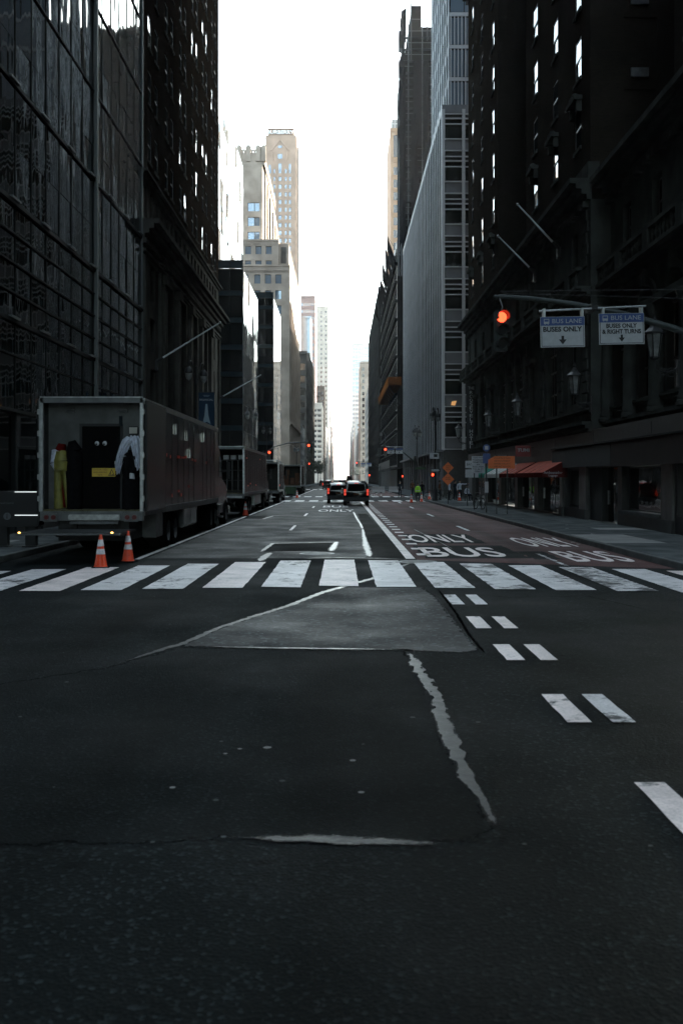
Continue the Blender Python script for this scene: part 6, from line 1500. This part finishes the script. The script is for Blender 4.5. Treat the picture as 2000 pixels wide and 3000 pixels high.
for (xp, dp, xe, z, lab, heads) in ((-8.4,106,-3.55,5.95,'mast arm with red signal over the left lanes at the cross street', ((-3.5,5.75,.95,0),(-7.7,5.0,.95,0))),
                                     (-8.4,203,-6.6,5.4,'small mast arm with red signal farther up on the left', ((-6.6,5.3,.95,0),))):
    t = thing('signal_mast', lab, 'traffic signal', (xp, dp, .15), world=True)
    p = MB(); p.cyl((xp,dp,.15), (xp,dp,5.0), .1, .09, 10); p.tube([(xp,dp,4.6),(xp+.25*(xe-xp),dp,5.45),(xp+.55*(xe-xp),dp,5.85),(xe,dp,z)], .06, 8); p.build('pole', M['green_pole'], t)
    for hx, hz_, s_, l_ in heads: signal_head('signal_head', t, hx, dp-.3, hz_, l_, s_)
    p = MB(); p.cyl((xp,dp,4.9), (xe,dp,z+.15), .012, .012, 5); p.build('guy_wire', M['black'], t)
for (X, D, z, lab) in ((8.05,83.6,2.35,'pedestrian signal with lit red hand at the hotel corner'),(5.0,165,2.6,'small red signal at the foot of the scaffolded block'),(9.6,150,2.4,'tiny red lit signal below the finned office block')):
    t = thing('pedestrian_signal', lab, 'signal', (X-.35, D, z-.2), group='lit pedestrian signals'); sub('housing', M['black'], t, (-.2, .2, 0, .2, 0, .42), bevel=.02); sub('hand_light', M['red_on'], t, (-.08, .08, -.01, 0, .1, .32), bevel=.004)
    sub('mount_arm', M['black'], t, (.2, .36, .08, .12, .18, .22)); sub('post', M['black'], t, (-.04, .04, .06, .14, -z+.2, 0))

# ================================================================== signs on the right pavement
def post_sign(X, D, label, posts, H, panels, cat='sign', name='road_sign'):
    t = thing(name, label, cat, (X, D, .15))
    for x in posts: p = MB(); p.box(-.03,.03,-.03,.03,0,H); q = p.build('post', M['post'], t); q.location = (x, .05, 0)
    return t
M['post'] = mat('sign_post_steel', (.03,.032,.032), .5, metal=.4)
t = post_sign(8.0, 59.6, 'white sign with black text about taxis in bus lanes', (0, .43), 3.25, None)
o = sub('sign_panel', M['wsign'], t, (-.17, .62, -.01, .01, 2.2, 3.22))
for i, s in enumerate(('TAXIS WITH', 'PASSENGER', 'PERMITTED', 'IN', 'BUS LANES', 'TO 46 ST', 'ONLY')):
    link('lettering', text_mesh(s, (.16 if s == 'IN' else .42 if s == 'ONLY' else .66), .088, .003, 'lettering', M['blk'], bold=.015), o, Matrix.Translation((.225, -.011, 3.13-.137*i)))
t = post_sign(8.15, 52.0, 'wide orange construction detour sign on two posts', (0, .56), 3.1, None)
p = MB(); p.prism([(-.45,2.4),(.95,2.4),(.95,3.05),(-.1,3.05),(-.45,2.85)], lambda a, c_, h: (a, h, c_), -.01, .01); o = p.build('sign_panel', M['orange_sign_d'] if 'orange_sign_d' in M else M['orange_sign'], t)
for i, s in enumerate(('CONSTRUCTION', '45TH STREET', 'AVOID DELAYS', 'USE ALT ROUTE')): link('lettering', text_mesh(s, .85, .085, .003, 'lettering', M['dkbrown'] if 'dkbrown' in M else M['blk']), o, Matrix.Translation((.28, -.011, 2.94-.145*i)))
t = post_sign(7.95, 54.3, 'slim bus stop post with round blue sign', (0,), 3.6, None)
p = MB(); p.cyl((0,.02,3.55), (0,.0,3.55), .2, .2, 20); o = p.build('sign_disc', M['blue'], t); sub('bus_symbol', M['wsign'], o, (-.09, .09, -.008, -.001, 3.46, 3.66), bevel=.003); sub('route_panel', M['blue'], t, (-.2, .2, -.01, .01, 2.7, 3.25)); sub('timetable_box', M['wsign'], t, (-.1, .1, -.02, .03, 1.1, 1.7))
t = post_sign(7.85, 73.0, 'stacked pair of orange diamond warning signs on one post', (0,), 3.0, None)
for k, (z, r, ln) in enumerate(((2.68,.42,('WORK','AREA','AHEAD')),(1.83,.46,('ROAD','WORK')))):
    p = MB(); p.prism([(-r,z),(0,z-r),(r,z),(0,z+r)], lambda a, c_, h: (a, h, c_), -.01+k*.012, .0+k*.012); o = p.build('diamond_panel', M['orange_sign'], t)
    for i, s in enumerate(ln): link('lettering', text_mesh(s, .36, .1, .003, 'lettering', M['dkbrown'] if 'dkbrown' in M else M['blk']), o, Matrix.Translation((0, -.0105+k*.012, z+.13-.14*i)))
t = post_sign(8.65, 68.0, 'pair of white shop boards half hidden behind the taxi sign', (0, .5), 2.5, None)
o = sub('board', M['wsign'], t, (-.15, .75, -.01, .01, 2.85-.15-.1, 3.25-.15)); link('lettering', text_mesh('BAY', .4, .16, .003, 'lettering', M['blk']), o, Matrix.Translation((.15, -.011, 2.85)))
sub('board', M['wsign'], t, (-.15, .75, -.01, .01, 1.95, 2.5))
t = thing('one_way_sign', 'black and white one way arrow plate on the hotel corner lamp post', 'sign', (7.95, 83.7, 2.6)); o = sub('plate', M['blk'], t, (-.42, .42, -.01, .01, 0, .28)); p = MB(); p.add([(-.36,-.012,.05),(.15,-.012,.05),(.15,-.012,.0+.02),(.36,-.012,.14),(.15,-.012,.26),(.15,-.012,.23),(-.36,-.012,.23)], [(0,1,2,3,4,5,6)]); p.build('arrow', M['wsign'], o); link('lettering', text_mesh('ONE WAY', .4, .08, .002, 'lettering', M['blk']), o, Matrix.Translation((-.12, -.013, .14)))
t = thing('regulation_sign', 'white regulation sign high on the hotel corner lamp post', 'sign', (7.85, 83.7, 3.7)); sub('plate', M['wsign'], t, (-.4, .4, -.01, .01, 0, .5)); sub('symbol', M['blk'], t, (-.05, .25, -.016, -.011, .15, .4))
t = thing('street_name_sign', 'dark street name plate beyond the hotel corner', 'sign', (7.95, 104.6, 3.0)); sub('plate', M['green'], t, (-.1, .95, -.01, .01, 0, .25)); 

# ================================================================== people
def body_mesh(joints, edges, mats_fn, mats, name='person'):
    me = bpy.data.meshes.new(name); me.from_pydata([j[:3] for j in joints], edges, [])
    o = bpy.data.objects.new(name, me); C.objects.link(o)
    md = o.modifiers.new('s', 'SKIN'); md.use_smooth_shade = True
    for i, j in enumerate(joints): me.skin_vertices[0].data[i].radius = (j[3], j[4] if len(j) > 4 else j[3]); me.skin_vertices[0].data[i].use_root = (i == 0)
    o.modifiers.new('d', 'SUBSURF').levels = 2; o.modifiers['d'].render_levels = 2
    dg = bpy.context.evaluated_depsgraph_get(); nm = bpy.data.meshes.new_from_object(o.evaluated_get(dg)); bpy.data.objects.remove(o)
    nm.name = name; nm.materials.clear()
    for m_ in mats: nm.materials.append(m_)
    for p in nm.polygons: p.material_index = mats_fn(p.center); p.use_smooth = True
    return nm
def person(X, D, label, shirt='navy', trousers='denim', skin='skin', pose='stand', rz=0, z=0., s=1., vest=False, hat=None, hair='hair'):
    J = {'pel':(0,0,.95,.13,.1),'wa':(0,0,1.1,.125,.09),'ch':(0,-.01,1.32,.155,.1),'nk':(0,0,1.48,.05),'hb':(0,-.01,1.56,.07,.08),'hd':(0,-.02,1.66,.08,.095),'ht':(0,-.01,1.74,.06,.07)}
    for sg, n in ((-1,'l'),(1,'r')):
        J['sh'+n]=(sg*.18,0,1.42,.058); 
        e = (sg*.25,.03,1.14); w = (sg*.25,-.07,.92); hnd = (sg*.25,-.1,.83)
        if pose == 'point' and sg > 0: e = (.44,-.08,1.4); w = (.68,-.12,1.44); hnd = (.78,-.13,1.45)
        if pose == 'fold': e = (sg*.27,-.06,1.16); w = (sg*.05,-.2,1.18); hnd = (-sg*.04,-.21,1.19)
        J['el'+n]=(*e,.045); J['wr'+n]=(*w,.034); J['ha'+n]=(*hnd,.036)
        st = .05 if pose == 'walk' else 0
        J['hi'+n]=(sg*.1,0,.9,.095); J['kn'+n]=(sg*.115,-.02+sg*st*2,.5,.068); J['an'+n]=(sg*.12,.03+sg*st*4,.1,.046); J['to'+n]=(sg*.14,-.12+sg*st*4,.045,.042)
        if pose == 'sit':
            J['hi'+n]=(sg*.1,-.05,.5,.1); J['kn'+n]=(sg*.12,-.45,.52,.07); J['an'+n]=(sg*.12,-.45,.1,.048); J['to'+n]=(sg*.13,-.6,.045,.042); 
    if pose == 'sit':
        for k in ('pel','wa','ch','nk','hb','hd','ht'): q = J[k]; J[k] = (q[0],q[1]-.03*(q[2]-.95),q[2]-.42,*q[3:])
        for n in 'lr':
            for k in ('sh','el','wr','ha'): q = J[k+n]; J[k+n] = (q[0],q[1]-(.15 if k in('wr','ha') else 0),q[2]-.42,*q[3:])
    ks = list(J); ix = {k:i for i,k in enumerate(ks)}
    E = [('pel','wa'),('wa','ch'),('ch','nk'),('nk','hb'),('hb','hd'),('hd','ht')]
    for n in 'lr': E += [('ch','sh'+n),('sh'+n,'el'+n),('el'+n,'wr'+n),('wr'+n,'ha'+n),('pel','hi'+n),('hi'+n,'kn'+n),('kn'+n,'an'+n),('an'+n,'to'+n)]
    base = 1.0 if pose != 'sit' else .58
    def fn(c):
        if c.z > base+.5 and abs(c.x) < .12: return 0
        if min((c-Vector(J['ha'+n][:3])).length for n in 'lr') < .1: return 0
        if c.z < .09: return 3
        if pose == 'sit': return 1 if c.z > .6 and c.y > -.3 else 2
        return 1 if c.z > base-.04 or abs(c.x) > .215 else 2
    me = body_mesh([J[k] for k in ks], [(ix[a], ix[b_]) for a, b_ in E], fn, [M[skin], M[shirt], M[trousers], M['black']])
    t = thing('person', label, 'person', (X, D, z), rz); t.scale = (s, s, s)
    link('body', me, t)
    hz_ = J['ht']; h = MB(); h.sphere((hz_[0], hz_[1]+.02, hz_[2]-.05), .1, 12, 8, 0, (.92,1.08,1.05)); hm_ = h.mesh('hair', M[hat or hair], smooth=True)
    bm = bmesh.new(); bm.from_mesh(hm_); bmesh.ops.delete(bm, geom=[v for v in bm.verts if v.co.z < hz_[2]-.08 and v.co.y < hz_[1]+.03], context='VERTS'); bm.to_mesh(hm_); bm.free(); link('hair' if not hat else 'cap', hm_, t)
    f = MB()
    hd = J['hd']; 
    for sx in (-.035, .035): f.sphere((hd[0]+sx, hd[1]-.098, hd[2]+.01), .012, 6, 4)
    f.build('eyes', M['hair'], t)
    if vest:
        v = MB(); v.lathe([(.19,.92),(.2,1.05),(.215,1.3),(.2,1.43),(.1,1.49)], n=14); vm = v.mesh('safety_vest', M['hivis'], smooth=True)
        for q in vm.vertices: q.co.y *= .72
        link('safety_vest', vm, t)
        v = MB(); v.lathe([(.203,1.04),(.206,1.1)], n=14); vm = v.mesh('reflective_stripe', M['lime_refl'])
        for q in vm.vertices: q.co.y *= .73
        link('reflective_stripe', vm, t)
    return t
person(6.58, 85.3, 'road worker in lime hi-vis vest standing in the red lane', 'hivis', 'denim', vest=True, s=.93, rz=.2)
person(6.07, 103, 'person in dark uniform standing in the road beyond the cross street', 'navy', 'denim', s=1.0, rz=2.6, hat='black')
person(7.55, 105.5, 'person in brown jacket walking behind the lime-vested worker', 'tan', 'denim', 'skin_d', 'walk', .5, s=.98, z=.15)
person(7.9, 97, 'person in black standing right of the lime-vested worker', 'blackcloth', 'denim', 'skin_d', 'stand', 2.8, s=1.0)
person(9.3, 85.5, 'person in white shirt at the left of the pavement group', 'wcloth', 'denim', s=.97, z=.15, rz=1.2)
person(9.75, 85, 'person in grey shirt in the middle of the pavement group', 'wcloth2' if 'wcloth2' in M else 'navy', 'denim', 'skin', 'fold', 2.2, .15, .97)
person(10.1, 84.6, 'person in white shirt pointing to the right', 'wcloth', 'denim', 'skin', 'point', 0.3, .15, 1.0)
person(10.55, 83.2, 'seated person in white top at the hotel corner', 'wcloth', 'denim', 'skin', 'sit', .6, .15)
person(8.6, 86.5, 'person in dark clothes behind the parked bicycles', 'tan', 'denim', 'skin_d', 'stand', 1.8, .15, .97)
t = thing('folding_stool', 'small black stool under the seated person', 'stool', (10.55, 83.25, .15)); sub('seat', M['black'], t, (-.22, .22, -.22, .22, .4, .44), bevel=.01)
for sx in (-.18, .18):
    for sy in (-.18, .18): sub('leg', M['black'], t, (sx-.015, sx+.015, sy-.015, sy+.015, 0, .4))
# bicycles
def bicycle(X, D, label, rz):
    t = thing('bicycle', label, 'bicycle', (X, D, .15), rz)
    for y in (-.52, .52):
        p = MB(); p.tube([(0, y+.33*math.cos(a), .34+.33*math.sin(a)) for a in [2*math.pi*i/20 for i in range(21)]], .02, 6); w = p.build('wheel', M['rubber'], t)
        p = MB()
        for k in range(10): a = math.pi*2*k/10; p.cyl((0,y,.34), (0,y+.32*math.cos(a),.34+.32*math.sin(a)), .004, .004, 4)
        p.build('spokes', M['alu'], w)
    p = MB()
    for a, c_ in (((0,-.52,.34),(0,-.1,.3)),((0,-.1,.3),(0,-.22,.82)),((0,-.22,.78),(0,.34,.84)),((0,-.1,.3),(0,.36,.72)),((0,-.52,.34),(0,-.2,.75)),((0,.52,.34),(0,.34,.95))): p.cyl(a, c_, .018, .018, 6)
    p.build('frame', M['black'], t); sub('saddle', M['black'], t, (-.06, .06, -.36, -.1, .84, .89), bevel=.02)
    p = MB(); p.tube([(-.26,.26,.98),(-.1,.34,1.0),(.1,.34,1.0),(.26,.26,.98)], .014, 6); p.build('handlebar', M['alu_d'], t)
    p = MB(); p.cyl((-.04,-.1,.3), (.04,-.1,.3), .09, .09, 10); p.box(-.12,-.06,-.12,-.05,.16,.19); p.box(.06,.12,-.12,-.05,.42,.45); p.build('crank', M['alu_d'], t)
bicycle(8.0, 86.5, 'dark bicycle parked at the kerb by the hotel corner lamp post', 1.3); bicycle(8.9, 86.2, 'dark bicycle parked on the pavement near the group', 1.5); bicycle(8.45, 60.8, 'bicycle locked to the taxi sign post', .3)

# ================================================================== street trees far off
def tree(X, D, H, r, label):
    t = thing('street_tree', label, 'tree', (X, D, .15)); p = MB(); p.cyl((0,0,0), (.1,0,H*.45), .16, .1, 8)
    for k in range(7): a = k*.9; p.cyl((.1,0,H*.4), (r*.6*math.cos(a), r*.6*math.sin(a), H*(.6+.05*(k % 4))), .07, .02, 6)
    p.build('trunk', M['stone_d'], t)
    lf = MB()
    cl = [(random.gauss(0,r*.42), random.gauss(0,r*.42), H*.68+random.gauss(0,H*.13)) for _ in range(26)]
    for k in range(1500):
        c_ = random.choice(cl); x, y, z = (c_[i]+random.gauss(0,.33*r*.6) for i in range(3)); q = .16
        u = Vector((random.gauss(0,1),random.gauss(0,1),random.gauss(0,1))).normalized(); v = u.orthogonal().normalized()
        P0 = Vector((x,y,z)); lf.quad(P0-u*q, P0-v*q*.6, P0+u*q, P0+v*q*.6)
    lf.build('crown', M['leaf'], t, fix=False)
M['leaf'] = mat('leaves', (.03,.05,.022), .6, var=.4, vs_=2)
tree(-7.9, 330, 8.5, 2.4, 'dark green street tree far up the left pavement'); tree(-8.2, 385, 9, 2.6, 'smaller dark street tree beyond the first on the left pavement'); tree(8.6, 560, 9, 2.6, 'hazy street tree far up the right pavement')

# ------------------------------------------------------------------ haze and tidy
hz = MB(); hz.box(-520, 520, -120, 3000, -1, 170); ho = hz.build('haze', None or M['dark']); ho['kind'] = 'stuff'
hm = bpy.data.materials.new('haze'); hm.use_nodes = True; nt = hm.node_tree; nt.nodes.clear()
v = nt.nodes.new('ShaderNodeVolumePrincipled'); v.inputs['Color'].default_value = (1, .97, .95, 1); v.inputs['Density'].default_value = .0001; v.inputs['Anisotropy'].default_value = .55
oo = nt.nodes.new('ShaderNodeOutputMaterial'); nt.links.new(v.outputs[0], oo.inputs['Volume'])
ho.data.materials.clear(); ho.data.materials.append(hm)
for o in bpy.data.objects:
    if '_w' in o: del o['_w']
